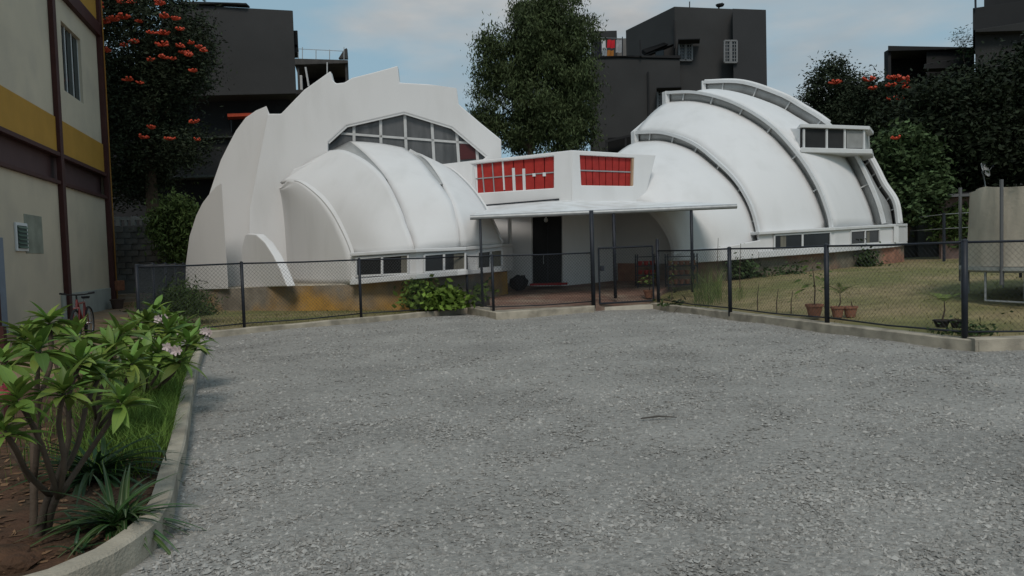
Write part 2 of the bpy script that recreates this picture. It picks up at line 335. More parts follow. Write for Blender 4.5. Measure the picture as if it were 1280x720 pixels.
# low dome gores
dst = V(352, 226, DA, DB).y; 
gD = resample([V(x, y, DA, DB)-Vector((0, -.02, .02)) for x, y in dpx[2:10]], 28)
M1 = [(380, 205), (408, 213), (430, 229), (449, 252), (463, 278), (472, 300), (477, 318)]
gM, mA, mB = arc(M1, 23.5, 19.9)
R1 = [(412, 187), (431, 187), (458, 200), (482, 223), (501, 260), (507, 277), (516, 300), (519, 313)]
g1, r1A, r1B = arc(R1, 23.7, 19.75); g1i = inward(g1, r1A, r1B, .02, .02)
R1b = [(437, 176.5), (447, 184), (464, 200), (483, 223), (501, 260), (507, 277), (516, 300), (519, 313)]
g1b, _, _ = arc(R1b, 23.75, 19.7)
RM = [(476, 179), (498, 196), (520, 218), (534, 240), (543, 262), (548, 290), (550, 309)]
g12, _, _ = arc(RM, 23.8, 19.75)
R2 = [(505, 184), (524, 198), (540, 217), (555, 236), (565, 252), (570, 270), (575, 290), (577, 308)]
g2, r2A, r2B = arc(R2, 23.85, 20.1); g2i = inward(g2, r2A, r2B, .015, .015)
R2b = [(519, 190), (533, 200), (546, 217), (557, 236), (566, 253), (571, 270), (576, 290), (577.5, 308)]
g2b, _, _ = arc(R2b, 23.9, 20.05)
R3 = [(540, 203), (565, 213), (589, 235), (605, 257), (617, 280), (627, 304)]
g3, r3A, r3B = arc(R3, 24.0, 21.3)
def multi(name, arcs, th=.08, m=white):
    n = len(arcs[0]); grid = [resample([a[i] for a in arcs], 14) for i in range(n)]; v = [p for r in grid for p in r]
    f = [(i*14+j, i*14+j+1, i*14+15+j, i*14+14+j) for i in range(n-1) for j in range(13)]
    fl = f[len(f)//2]; nn = (v[fl[1]]-v[fl[0]]).cross(v[fl[2]]-v[fl[0]])
    if nn.dot(CAM-v[fl[0]]) < 0: f = [q[::-1] for q in f]
    o = MB().add(v, f).obj(name, m, B, smooth=True, fix=False); sd = o.modifiers.new('thick', 'SOLIDIFY'); sd.thickness = th; sd.offset = -1
    return o
multi('dome_shell', [gD, gM, g1i]); loft('dome_shell', g1b, g2i, bulge=.05, th=.14)
panel('shell_step', [(358, 226), (366, 212), (392, 201), (400, 206), (380, 216)], P(358, 300, 23.2), P(400, 300, 23.3), .3)
g23, _, _ = arc([(529, 196), (549, 207), (567, 226), (580, 246), (592, 270), (601, 306)], 23.95, 20.5)
loft('dome_shell', g2b, g3, bulge=.06, th=.12)
g4, _, _ = arc([(552, 206), (575, 222), (595, 245), (609, 270), (618, 290), (628, 304)], 25.5, 23.6)
loft('dome_end', g3, g4, th=.06)
for ga, gb in ((g1b, g1i), (g2b, g2i)):
    loft('crown_trim', ga[:16], [p-Vector((0, 0, .03)) for p in gb[:16]], m=clerm, th=.03, k=2)
MB().bar(P(512, 188, 23.4), P(541, 204, 23.4), .1).obj('crown_trim', whites, B)
# ledges, window bands, plinths
def band(tops, bots, name, m, th, parent=B, bevel=.02, cap=.0):
    """wall strip through pixel+depth tops / bottoms given as (px,py,d)"""
    mb = MB(); n = len(tops); T = [P(*t) for t in tops]; Bo = [P(*t) for t in bots]
    Bo = [Vector((T[i].x, T[i].y, Bo[i].z)) for i in range(n)]
    nr = []
    for i in range(n):
        d = T[min(i+1, n-1)]-T[max(i-1, 0)]; q = Vector((-d.y, d.x, 0)).normalized(); nr.append(q if q.y > 0 else -q)
    v = T+Bo+[p+q*th for p, q in zip(T, nr)]+[p+q*th for p, q in zip(Bo, nr)]
    f = []
    for i in range(n-1):
        f += [(i, i+1, n+i+1, n+i), (2*n+i+1, 2*n+i, 3*n+i, 3*n+i+1), (i+1, i, 2*n+i, 2*n+i+1), (n+i, n+i+1, 3*n+i+1, 3*n+i)]
    f += [(0, n, 3*n, 2*n), (n-1, 3*n-1, 4*n-1, 2*n-1)]
    return mb.add(v, f).obj(name, m, parent, bevel=bevel)
LL = [(437, 20.15), (520, 19.55), (582, 20.0), (627, 21.2), (641, 22.8)]
lt = [316, 311, 308.5, 304.5, 304.5]; lb = [320.5, 315.5, 313, 308.5, 308]; wb = [349.5, 342, 337, 334.5, 333]; sb = [356.5, 349, 343.5, 339.5, 338]
band([(x, y, d) for (x, d), y in zip(LL, lt)], [(x, y, d) for (x, d), y in zip(LL, lb)], 'ledge', whites, .7)
band([(x, y, d+.14) for (x, d), y in zip(LL, lb)], [(x, y, d+.14) for (x, d), y in zip(LL, wb)], 'window_wall', white, .1)
band([(x, y, d+.02) for (x, d), y in zip(LL, wb)], [(x, y, d+.02) for (x, d), y in zip(LL, sb)], 'sill', whites, .5)
def polyd(L, x):
    for (x0, d0), (x1, d1) in zip(L, L[1:]):
        if x0 <= x <= x1: return d0+(d1-d0)*(x-x0)/(x1-x0)
def win(L, off, x0, y0, x1, y1, y0b, y1b, mull=(), bars=False, cur=None):
    """low window: dark pane just proud of its wall, white frame, mullions; y0/y1 at x0, y0b/y1b at x1"""
    d0, d1 = polyd(L, x0)+off, polyd(L, x1)+off
    A, C = P(x0, y0, d0), P(x1, y0b, d1); n = pnorm(A, C); n = -n if n.y > 0 else n
    q = lambda x, y: V(x, y, A, C)
    lerp = lambda x, a, b: a+(b-a)*(x-x0)/(x1-x0)
    w = MB().slab([q(x0, y0), q(x1, y0b), q(x1, y1b), q(x0, y1)], -n*.04).obj('window', darkglass, B)
    w.location += n*.02
    fr = MB()
    for a, b in (((x0, y0), (x1, y0b)), ((x1, y0b), (x1, y1b)), ((x1, y1b), (x0, y1)), ((x0, y1), (x0, y0))): fr.bar(q(*a)+n*.03, q(*b)+n*.03, .05, .05, n)
    f = fr.obj('frame', whites, w)
    for x in mull: MB().bar(q(x, lerp(x, y0, y0b))+n*.035, q(x, lerp(x, y1, y1b))+n*.035, .06, .04, n).obj('mullion', whites, w)
    if cur: MB().slab([q(cur[0], lerp(cur[0], y0, y0b))+n*.025, q(cur[1], lerp(cur[1], y0, y0b))+n*.025, q(cur[1], lerp(cur[1], y1, y1b))+n*.025, q(cur[0], lerp(cur[0], y1, y1b))+n*.025], -n*.01).obj('curtain', mat('drab_curtain', (.17, .16, .13), .8, .2, 3, stretch=(8, 8, 1)), w)
    if bars:
        g = MB(); k = 0
        xs = np.arange(x0+2.5, x1-1, 2.6)
        for x in xs: g.bar(q(x, lerp(x, y0, y0b))+n*.028, q(x, lerp(x, y1, y1b))+n*.028, .012, .012, n)
        g.obj('grille', mat('grille_metal', (.09, .09, .09), .6), w)
    return w
win(LL, .13, 446, 323, 511, 345, 318, 342, (478.5,), cur=(502, 510.5)); win(LL, .13, 530, 318.5, 581, 340.5, 314.5, 337, (554.5,), cur=(567, 580.5)); win(LL, .13, 596, 315, 626, 336, 312, 333.5, (612,), cur=(614, 625))
PL = [(238, 23.1), (285, 22.1), (345, 21.3), (442, 20.35), (520, 19.9), (582, 20.3), (634, 22.2)]
pt = [362.5, 361, 358, 356, 349, 343, 339.5]
T = [P(x, y, d+.12) for (x, d), y in zip(PL, pt)]; Bm = MB(); n = len(T)
Bm.add(T+[Vector((p.x, p.y, .05)) for p in T]+[Vector((T[-1].x-.1, 24.5, T[-1].z)), Vector((T[-1].x-.1, 24.5, .05))], [(i, i+1, n+i+1, n+i) for i in range(n-1)]+[(n-1, 2*n, 2*n+1, 2*n-1)]).obj('plinth', plinthm, B)
Tz = T+[Vector((T[-1].x-.1, 24.5, .95)), Vector((-9.9, 25.5, .8))]
MB().add([p-Vector((0, 0, .01)) for p in Tz], [tuple(range(len(Tz)))]).obj('plinth_top', kerbm, B)
# entrance block with red windows
EA, EC, EB = P(556, 204, 24.3), P(715, 187.5, 22.6), P(820, 193.5, 23.8)
zt = EC.z
lpL = [(556, 205.5), (715, 187.5), (715, 251), (556, 266)]; holeL = [(588, 205.5), (692, 195), (692, 235), (591.5, 241.5)]
_, nL = panel('parapet_wall', lpL, EA, EC, .22, [holeL])
lpR = [(715, 187.5), (820, 193.5), (803, 262), (715, 256)]; holeR = [(725, 193.5), (793, 197), (792, 232.5), (727, 231.5)]
_, nR = panel('parapet_wall', lpR, EC, EB, .22, [holeR])
qb = P(793, 165, 27.5)
MB().slab([EA+Vector((.1, .3, -.12)), EC+Vector((0, .3, -.12)), EB+Vector((-.3, .25, -.12)), Vector((EB.x-.6, 28, zt-.15)), Vector((EA.x, 28, zt-.15))], (0, 0, -.2)).obj('flat_roof', whites, B)
def redwin(hole, A, C, n, cols, kind):
    q = lambda u, v, k=0: V(hole[0][0]*(1-u)*(1-v)+hole[1][0]*u*(1-v)+hole[2][0]*u*v+hole[3][0]*(1-u)*v, hole[0][1]*(1-u)*(1-v)+hole[1][1]*u*(1-v)+hole[2][1]*u*v+hole[3][1]*(1-u)*v, A, C)-n*k
    w = MB().slab([q(0, 0, .16), q(1, 0, .16), q(1, 1, .16), q(0, 1, .16)], -n*.03).obj('red_window', maroonglass, B)
    for i in range(cols):
        for j in range(2):
            g = .006
            MB().slab([q(i/cols+g, j*.5+g, .10), q((i+1)/cols-g, j*.5+g, .10), q((i+1)/cols-g, j*.5+.5-g, .10+.015*(i % 2)), q(i/cols+g, j*.5+.5-g, .10)], -n*.05).obj('panel', redm, w)
    MB().bar(q(0, .5, .09), q(1, .5, .09), .035, .03, n).obj('transom', galv, w)
    if kind:
        spans = [(0, 1, .035), (0, 1, .03), (0, .95, .05), (.25, 1, .09), (.3, 1, .09), (.48, .58, .1), (.48, .6, .1)]
        for i, (v0, v1, t) in enumerate(spans): MB().bar(q((i+1)/cols, v0, .085), q((i+1)/cols, v1, .085), t, .03, n).obj('mullion', whites if t > .04 else galv, w)
        MB().bar(q(.012, 0, .08), q(.012, 1, .08), .12, .1, n).obj('frame', whites, w)
    else:
        MB().bar(q(.985, 0, .08), q(.985, 1, .08), .08, .1, n).obj('frame', mat('ochre_trim', (.42, .28, .18), .7), w)
redwin(holeL, EA, EC, nL, 8, True); redwin(holeR, EC, EB, nR, 8, False)
# wall under the block with the door
DL, DC, DR = P(630, 340, 23.9), P(705, 340, 23.5), P(800, 340, 25.0)
panel('entry_wall', [(600, 350), (600, 256), (705, 246), (705, 362)], DL, DC, .2, [[(664.5, 356.5), (664, 266), (702.5, 264), (703, 357)]])
panel('entry_wall', [(705, 362), (705, 246), (776, 243), (776, 362)], DC, DR, .2)
dn = pnorm(DL, DC); dn = -dn if dn.y > 0 else dn
dq = lambda x, y, k: V(x, y, DL, DC)-dn*k
dr = MB().slab([dq(664.5, 357, .1), dq(664.3, 266, .1), dq(703, 264, .1), dq(703.3, 358, .1)], -dn*.05).obj('door', doorm, B)
MB().bar(dq(684, 267, .095), dq(684, 357, .095), .02, .02, dn).obj('door_edge', postm, dr)
MB().tube([dq(679, 318, .09), dq(679, 324, .05), dq(679, 330, .09)], .012).obj('handle', galv, dr)
for a, b in (((664.5, 357), (664.3, 266)), ((664.3, 266), (703, 264)), ((703, 264), (703.3, 358))): MB().bar(dq(*a, .06), dq(*b, .06), .05, .08, dn).obj('door_frame', mullm, dr)
lp = MB().tube([dq(683.5, 268, -.12), dq(683.5, 273, -.16)], .02).obj('lamp', whites, B); MB().lathe(dq(683.5, 275.5, -.16), [(.005, .08), (.05, .05), (.065, 0), (.05, -.05), (.005, -.07)], 12).obj('bulb', mat('unlit_bulb', (.5, .5, .48), .4), lp)
MB().tube([P(637, 270, 23.3), P(637.5, 306, 23.3)], .06).obj('drain_pipe', whites, B)
# awning
f0, f1 = P(590, 270.5, 19.75), P(918.5, 256.5, 19.6)
c0, c1, c2, c3 = P(605, 258, 23.3), P(707, 250, 22.75), P(833, 251, 24), P(915, 255, 21.2)
fm = f0.lerp(f1, .37)
aw = MB(); tv = [f0, fm, f1, c3, c2, c1, c0]; tv2 = [p-Vector((0, 0, .035)) for p in tv]
aw.add(tv+tv2, [(0, 1, 5, 6), (1, 4, 5), (1, 2, 3, 4), (13, 12, 8, 7), (12, 11, 8), (11, 10, 9, 8)]+[(i, (i+1) % 7, 7+(i+1) % 7, 7+i) for i in range(7)]); awo = aw.obj('awning', sheetm, B)
MB().tube([f0-Vector((.05, 0, .03)), f1+Vector((.05, 0, -.03))], .065, 10).obj('edge_pipe', galv, awo)
MB().tube([fm-Vector((0, 0, .06)), c1-Vector((0, 0, .06))], .03).obj('rafter', galv, awo)
MB().tube([c1-Vector((.2, .0, -.03)), c0-Vector((0, 0, -.03))], .025).obj('flashing', postm, awo)
def apost(x0, x1, yb, t, r):
    a = f0.lerp(f1, t); b = Vector((a.x, a.y, 0)); b.z = yb
    MB().tube([b, a-Vector((0, 0, .05))], r, 10).obj('awning_post', postm, B, smooth=True)
apost(0, 0, .1, (600-590)/329*1.0, .035); apost(0, 0, .3, .54, .045); apost(0, 0, .4, .835, .04)
# right dome
E_ = [(735, 236), (760, 238), (790, 248), (813, 262), (827, 277), (837, 293), (842, 307), (844, 330)]
eA, eB = P(735, 300, 24.9), P(844, 300, 22.5)
en = pnorm(eA, eB); en = -en if en.y > 0 else en
MB().slab([V(x, y, eA, eB)-en*.3 for x, y in [(735, 331)]+E_+[(844, 330)]], -en*.1).obj('arch_wall', mat('shaded_white_paint', (.52, .515, .50), .7, .06, 1), B)  # greyer white: shade on this left-facing arch wall is painted into its colour
sweep('rim', resample([V(x, y, eA, eB) for x, y in E_], 28), -en*1.0, .32, .12)
gE = resample([V(x, y, eA, eB) for x, y in E_], 28)
rimpx = {1: ([(793, 164), (828, 164), (866, 177), (897, 201), (920, 224), (936, 250), (945, 275), (950, 300), (951, 322)], 28, 23.2),
         2: ([(832, 114), (869, 113.5), (916, 126), (963, 154), (1000, 194), (1022, 229), (1033, 255), (1039, 275), (1040, 284)], 29.5, 24.0),
         3: ([(878, 101), (926, 101), (976, 117), (1003, 132), (1026, 146), (1049, 165), (1071, 193), (1089, 229), (1100, 256), (1106, 279)], 31, 25.8),
         4: ([(1074, 176), (1085, 193), (1095, 211), (1104, 229), (1118, 251), (1123, 279)], 28.6, 27.0)}
gap = {1: (.36, .2), 2: (.38, .3), 3: (.5, .4), 4: (.45, .36)}
rims = {}
for k, (px, da, db) in rimpx.items():
    pts, A, C = arc(px, da, db, 34); n = pnorm(A, C)
    if n.x < 0: n = -n                                      # towards the higher shell on the right
    h0, h1 = gap[k]
    inner = [p+n*.18 for p in inward(pts, A, C, h0, h1)]
    rims[k] = (pts, inner, n, A, C)
    sweep('rim', pts, n*1.0, .14, .105)
    gl = loft('clerestory', [p+n*.16 for p in inward(pts, A, C, .02, .02)], inner, m=clerm, k=1, th=.03)
    for i in range(3, len(pts)-1, 5):
        a = inward(pts, A, C, .04, .04)[i]; MB().bar(a+n*.12, inner[i]-n*.08, .045).obj('mullion', mullm, gl)
    # upright end of the rim at the crown
    a = pts[0]; MB().bar(a+Vector((0, 0, .0))+n*.08, a+Vector((0, 0, -h0-.15))+n*.08, .16, .13).obj('rim_end', whites, B)
def loftto(a, b, **kw): return loft('dome_shell', resample(a, 34), resample(b, 34), bulge=kw.get('bulge', .0), k=10)
loftto(gE, rims[1][1], bulge=.25)
loftto([p+rims[1][2]*.1 for p in rims[1][0]], rims[2][1], bulge=.12)
loftto([p+rims[2][2]*.1 for p in rims[2][0]], rims[3][1], bulge=.12)
loft('clerestory', resample([p+rims[3][2]*.1 for p in rims[3][0]][16:], 34), resample(rims[4][1], 34), m=clerm, k=6)
r4 = rims[4]; back = [p+Vector((.3, 3.5, -.5-.02*i)) for i, p in enumerate(r4[0])]
loftto([p+r4[2]*.1 for p in r4[0]], back)
back3 = [p+Vector((.5, 3.2, -1.6)) for p in rims[3][0]]; loftto([p+rims[3][2]*.1 for p in rims[3][0]][:20], back3[:20])
# closing wall at the crown side of the shells (seen only from the left)
s1, s2, s3 = rims[1][0][0], rims[2][0][0], rims[3][0][0]
cr_ = [s1-Vector((0, 0, .55)), s1, s2-Vector((0, 0, .55)), s2, s3-Vector((0, 0, .6)), s3]
for a, b in ((s1, s2), (s2, s3)):
    b2 = b-Vector((0, 0, .5)); MB().add([a, b2, Vector((b.x, b.y, 1)), Vector((a.x, a.y, 1)), a+Vector((-.1, .2, 0)), b2+Vector((-.1, .2, 0)), Vector((b.x-.1, b.y+.2, 1)), Vector((a.x-.1, a.y+.2, 1))],
        [(0, 1, 2, 3), (7, 6, 5, 4), (0, 4, 5, 1), (1, 5, 6, 2), (3, 7, 4, 0)]).obj('crown_wall', white, B)
e0 = gE[0]; MB().add([e0, s1-Vector((0, 0, .4)), Vector((s1.x, s1.y, 1)), Vector((e0.x, e0.y, 1))], [(0, 1, 2, 3)]).obj('crown_wall', white, B)
# ledge, windows, plinth of the right dome
RL = [(949, 22.9), (1044, 23.7), (1119, 26.0), (1134.5, 27.6)]
lt = [289.5, 284, 280, 279.5]; lb = [293.5, 288, 283.5, 283]; wb = [314, 307.5, 303, 302]; sb = [322.5, 315.5, 309, 306.5]
band([(x, y, d) for (x, d), y in zip(RL, lt)], [(x, y, d) for (x, d), y in zip(RL, lb)], 'ledge', whites, .8)
band([(x, y, d+.14) for (x, d), y in zip(RL, lb)], [(x, y, d+.14) for (x, d), y in zip(RL, wb)], 'window_wall', white, .1)
band([(x, y, d+.02) for (x, d), y in zip(RL, wb)], [(x, y, d+.02) for (x, d), y in zip(RL, sb)], 'sill', whites, .5)
win(RL, .13, 967, 294, 1037, 311, 290, 307, (1002,), cur=(975, 982)); win(RL, .13, 1062, 289, 1098, 306, 286.5, 303.5, (1080,), cur=(1083, 1086))
for x, y0, y1 in ((1119, 283, 303),): MB().bar(P(x, y0, polyd(RL, x)+.04), P(x, y1, polyd(RL, x)+.04), .16).obj('pier', whites, B)
# low wall of gore one between the arch and the ledge
lw = [(842, 22.5), (900, 22.55), (951, 22.95)]
band([(842, 312, 22.52), (900, 310, 22.6), (951, 300, 23.0)], [(842, 330, 22.52), (900, 326.5, 22.6), (951, 322.5, 23.0)], 'base_wall', white, .12)
PR = [(772, 24.2), (843, 22.6), (900, 22.7), (950, 23.1), (1044, 23.9), (1119, 26.1), (1130, 27.4)]
pt = [329, 329.5, 325.5, 321.5, 315, 309, 307]
T = [P(x, y, d+.18) for (x, d), y in zip(PR, pt)]; n = len(T)
MB().add(T+[Vector((p.x, p.y, .2)) for p in T], [(i, i+1, n+i+1, n+i) for i in range(n-1)]).obj('plinth', plinthr, B)
MB().add([p-Vector((0, 0, .02)) for p in T]+[Vector((14.5, 31, 1.3)), Vector((4, 31, 1.3))], [tuple(range(n+2))]).obj('plinth_top', kerbm, B)
# dormer on the right dome
def Z(x, y, d): return P(x, y, d)
A, C = P(1001, 161, 25.2), P(1080, 162, 26.1); n = pnorm(A, C); n = -n if n.y > 0 else n
q = lambda x, y, k=0: V(x, y, A, C)-n*k
dm = MB().slab([q(1001, 161), q(1080, 162.5), q(1080, 186), q(1001, 184.5)], -n*.04).obj('dormer_window', mat('dormer_glass', (.03, .03, .03), .6, .4, 1.5, spec=.15), B)
for x in (1004, 1032.5, 1055, 1079): MB().bar(q(x, 161.5, -.02), q(x, 186, -.02), .07, .06, n).obj('mullion', whites, dm)
MB().slab([q(1058, 163, -.01), q(1078, 163, -.01), q(1078, 185, -.01), q(1058, 185, -.01)], -n*.01).obj('blind', mat('pale_blind', (.28, .28, .27), .7), dm)
def slabz(pts, z, th, name): MB().slab([Vector((p.x, p.y, z)) for p in pts], (0, 0, -th)).obj(name, whites, B, bevel=.02)
tz = q(1040, 159).z+.06
slabz([q(997, 160, -.12), q(1084, 162, -.12), P(1092, 165, 27.2), P(1060, 160, 30), P(985, 160, 28.5)], tz, .12, 'dormer_roof')
slabz([q(997, 186, -.15), q(1086, 188, -.15), P(1092, 189, 27.3), P(1070, 189, 29), P(1010, 186, 27.5)], q(1040, 186).z, .16, 'dormer_sill')
MB().slab([q(1001, 161), q(1001, 185), P(975, 165, 26.7), P(968, 160, 27.2)], (.1, .05, 0)).obj('dormer_cheek', white, B)
MB().slab([q(1081, 162), q(1081, 186), P(1088, 186, 28.5), P(1086, 163, 28.5)], (-.05, .0, 0)).obj('dormer_cheek', mullm, B)

# ------------------------------------------------------------------ chain link fences
def mesh_wires(mb, a, b, z0, z1, sp=.085, r=.0024):
    if (a.y+b.y) < 34 and a.x > 0: r = .0015
    d = b-a; Lh = math.hypot(d.x, d.y); h = Vector((d.x/Lh, d.y/Lh, 0)); H = z1-z0
    for sgn in (1, -1):
        k = -H
        while k < Lh:
            s0, s1 = (k, k+H); za, zb = (z0, z1) if sgn > 0 else (z1, z0)
            t0 = max(0, -k/H); t1 = min(1, (Lh-k)/H)
            if t1 > t0: 
                pa_ = a+h*(k+H*t0); pb_ = a+h*(k+H*t1); pa_ = Vector((pa_.x, pa_.y, za+(zb-za)*t0)); pb_ = Vector((pb_.x, pb_.y, za+(zb-za)*t1))
                mb.tube([pa_, pb_], r, 3, False)
            k += sp
def fence(pts, label, zb=.12, zt=1.53, pr=.036, posts=None, group='chain link fence runs round the domed building', tall=None, name='chain_link_fence', sp=.085):
    """pts: (x,y) of posts"""
    P0 = [Vector((x, y, 0)) for x, y in pts]; t = thing(name, (P0[0].x, P0[0].y, zb), label, 'fence' if name != 'gate' else 'gate')
    for i, p in enumerate(P0):
        if posts and i not in posts: continue
        zz = zt+.02+(tall or {}).get(i, 0)
        MB().tube([(p.x, p.y, zb-.08), (p.x, p.y, zz)], pr, 10).obj('post', postm, t, smooth=True)
        MB().lathe((p.x, p.y, zz), [(pr+.004, 0), (pr*.8, .02), (.002, .03)], 10).obj('post_cap', postm, t)
    up_ = [Vector((p.x, p.y, zt)) for p in P0]; lo = [Vector((p.x, p.y, zb+.1)) for p in P0]
    rr = MB(); rl = MB(); w = MB()
    for i in range(len(P0)-1):
        sag = Vector((0, 0, -.012)); m1 = up_[i].lerp(up_[i+1], .5)+sag; m2 = lo[i].lerp(lo[i+1], .5)+sag*2
        rr.tube([up_[i], m1, up_[i+1]], .018, 8); rl.tube([lo[i], m2, lo[i+1]], .015, 6); mesh_wires(w, P0[i], P0[i+1], zb+.1, zt, sp)
    rr.obj('top_rail', postm, t, smooth=True); rl.obj('bottom_rail', postm, t, smooth=True)
    o = w.obj('wire_mesh', wirem, t, fix=False); stuff(o); return t
PF = [(-7.45, 14.7), (-5.87, 16.1), (-3.7, 18.0), (-1.22, 20.15)]
fence(PF, 'low chain link fence in front of the left dome, behind the grass strip', pr=.034)
ex, ey = -11.3, 26.0
fence([(-7.45+(ex+7.45)*k/5, 14.7+(ey-14.7)*k/5) for k in range(6)], 'short chain link fence running back beside the earth path left of the dome', pr=.034, posts=[1, 2, 3, 4, 5], zt=1.56)
g0 = Vector((-.47, 18.15, 0)); g1_ = Vector((2.12, 19.15, 0))
fence([(-1.2, 20.1), (g0.x, g0.y), (g1_.x, g1_.y)], 'chain link panel standing on the concrete entrance step', zb=.17, zt=1.53, pr=.035, posts=[1, 2])
MB().tube([(2.1, 19.12, .1), (2.1, 19.12, 2.62)], .055, 10).obj('awning_post', postm, B, smooth=True)
# gate leaf
gA, gB = Vector((2.28, 19.25, 0)), Vector((3.78, 19.75, 0))
gt = thing('gate', (gA.x, gA.y, .15), 'chain link gate leaf between two dark posts under the awning edge', 'gate')
z0, z1 = .2, 1.66
fr = MB()
for a, b in (((gA, z0), (gB, z0)), ((gB, z0), (gB, z1)), ((gB, z1), (gA, z1-.02)), ((gA, z1-.02), (gA, z0))): fr.tube([Vector((a[0].x, a[0].y, a[1])), Vector((b[0].x, b[0].y, b[1]))], .024, 8)
fr.obj('gate_frame', postm, gt); w = MB(); mesh_wires(w, gA, gB, z0, z1-.02); stuff(w.obj('wire_mesh', wirem, gt, fix=False))
MB().box((gA.x+.08, gA.y-.02, 1.12), (.1, .06, .14)).obj('latch', postm, gt, bevel=.01)
fence([(3.9, 19.7), (4.75, 16.1), (5.67, 13.3), (6.5, 10.6)], 'chain link fence along the lawn at right, from the gate to the corner post', pr=.043, tall={0: .27}, zb=.14)
fence([(6.5, 10.6), (9.4, 10.5), (12.4, 10.4)], 'chain link fence running out of the picture at right, beside the trampoline', pr=.04, posts=[1, 2], zb=.14)
# tall boundary posts with wires at the back right
bt = thing('wire_fence', P(1180, 330, 27), 'thin wire boundary fence on dark posts before the grey wall at right', 'fence')
bp = [P(1128, 330, 30), P(1180, 322, 26), P(1260, 322, 24), P(1330, 320, 22)]
for p in bp[1:]: MB().tube([(p.x, p.y, .5), (p.x, p.y, 2.55)], .05, 8).obj('post', postm, bt)
for z in (1.5, 2.0, 2.5): MB().tube([Vector((p.x, p.y, z)) for p in bp], .012, 5).obj('wire', galv, bt)

# ------------------------------------------------------------------ left painted building
lb0, lb1 = Vector((-11.0, 14.1, 0)), Vector((-14.62, 27.0, 0))
ldir = (lb1-lb0).normalized(); ln = Vector((ldir.y, -ldir.x, 0)); LB = thing('painted_building', lb1, 'cream and mustard building with maroon steel columns at the left edge', 'building')
def lp_(s, z, k=0): p = lb1-ldir*s+ln*k; return Vector((p.x, p.y, z))
def lbox(name, s0, s1, z0, z1, k0, k1, m, parent=None, bevel=.01):
    v = [lp_(s, z, k) for s in (s0, s1) for z in (z0, z1) for k in (k0, k1)]
    return MB().add(v, [(0, 1, 3, 2), (4, 6, 7, 5), (0, 4, 5, 1), (2, 3, 7, 6), (0, 2, 6, 4), (1, 5, 7, 3)]).obj(name, m, parent or LB, bevel=bevel)
ls = lambda px, py=330: (lb1-V(px, py, lb0, lb1)).dot(ldir)          # distance along the wall from its far corner
lz = lambda px, py: V(px, py, lb0, lb1).z
lbox('lower_wall', 0.05, 22, 0, 4.03, -6, 0, cream)
lbox('skirting', .4, 5.9, .0, .78, 0, .06, greydirt)
lbox('plum_band', .02, 22, 4.03, 4.84, -6, -.15, purple)
lbox('ledge_beam', .02, 22, 3.97, 4.08, 0.005, .1, maroon); lbox('ledge_beam', .02, 22, 4.78, 4.9, -.05, .12, maroon)
lbox('mustard_band', 0.03, 22, 4.84, 5.93, -6, .04, mustard)
s0, s1 = ls(104, 115), ls(75, 12)
# upper wall in pieces round the window
lbox('upper_wall', 0.04, s0, 5.93, 9.75, -6, 0, cream); lbox('upper_wall', s1, 22, 5.93, 9.75, -6, 0, cream)
lbox('upper_wall', s0, s1, 5.93, 6.95, -6, 0, cream); lbox('upper_wall', s0, s1, 9.05, 9.75, -6, 0, cream)
wi = lbox('window', s0, s1, 6.95, 9.05, -.2, -.12, darkglass)
for k in range(4):
    s = s0+(s1-s0)*k/3; lbox('mullion', s-.03, s+.03, 6.95, 9.05, -.12, -.09, mullm, wi)
for k in range(2):
    s = s0+(s1-s0)*(k+.5)/3-.1; lbox('curtain', s-.25, s+.2, 7.0, 9.0, -.118, -.11, mat('pale_curtain', (.05, .055, .05), .8), wi)
lbox('beam', .02, 22, 9.75, 10.2, -6, .16, maroon); lbox('upper_band', .03, 22, 10.2, 12.2, -6, .05, mustard); lbox('parapet', 0.01, 22, 12.2, 12.6, -6, .12, maroon)
for px, w_ in ((79.5, .14), (-14, .14)):
    s = ls(px); lbox('column', s-w_, s+w_, 0, 9.75, .0, .14, maroon)
lbox('column', .02, .3, 0, 12, .0, .16, maroon); lbox('corner_strip', -.42, .02, 0, 12.4, -.25, .1, mat('orange_corner', (.36, .17, .03), .8, .1, 1.5))
lbox('end_wall', -.05, .02, 0, 12.5, -6, -.05, cream)
s0, s1 = ls(34.5), ls(20); z0, z1 = lz(27, 314), lz(27, 279)
lbox('greenish_panel', ls(55), ls(33), z0-.05, z1+.25, 0, .012, greenish)  # plain greenish panel set flat on the wall beside the louvre window
lw_ = lbox('louvre_window', s0, s1, z0, z1, 0, .05, whites); lbox('recess', s0+.07, s1-.07, z0+.07, z1-.07, .05, .055, mat('green_glass', (.03, .05, .035), .3), lw_)
for k in range(6):
    z = z0+.12+(z1-z0-.22)*k/5; v = [lp_(s0+.08, z, .055), lp_(s1-.08, z, .055), lp_(s1-.08, z-.045, .1), lp_(s0+.08, z-.045, .1)]
    MB().slab(v, (0, 0, .008)).obj('slat', mat('louvre_slat', (.12, .17, .13), .3), lw_)
lbox('blue_door', ls(4), ls(-30), .05, 2.3, 0, .03, mat('blue_grey_door', (.19, .22, .27), .6))
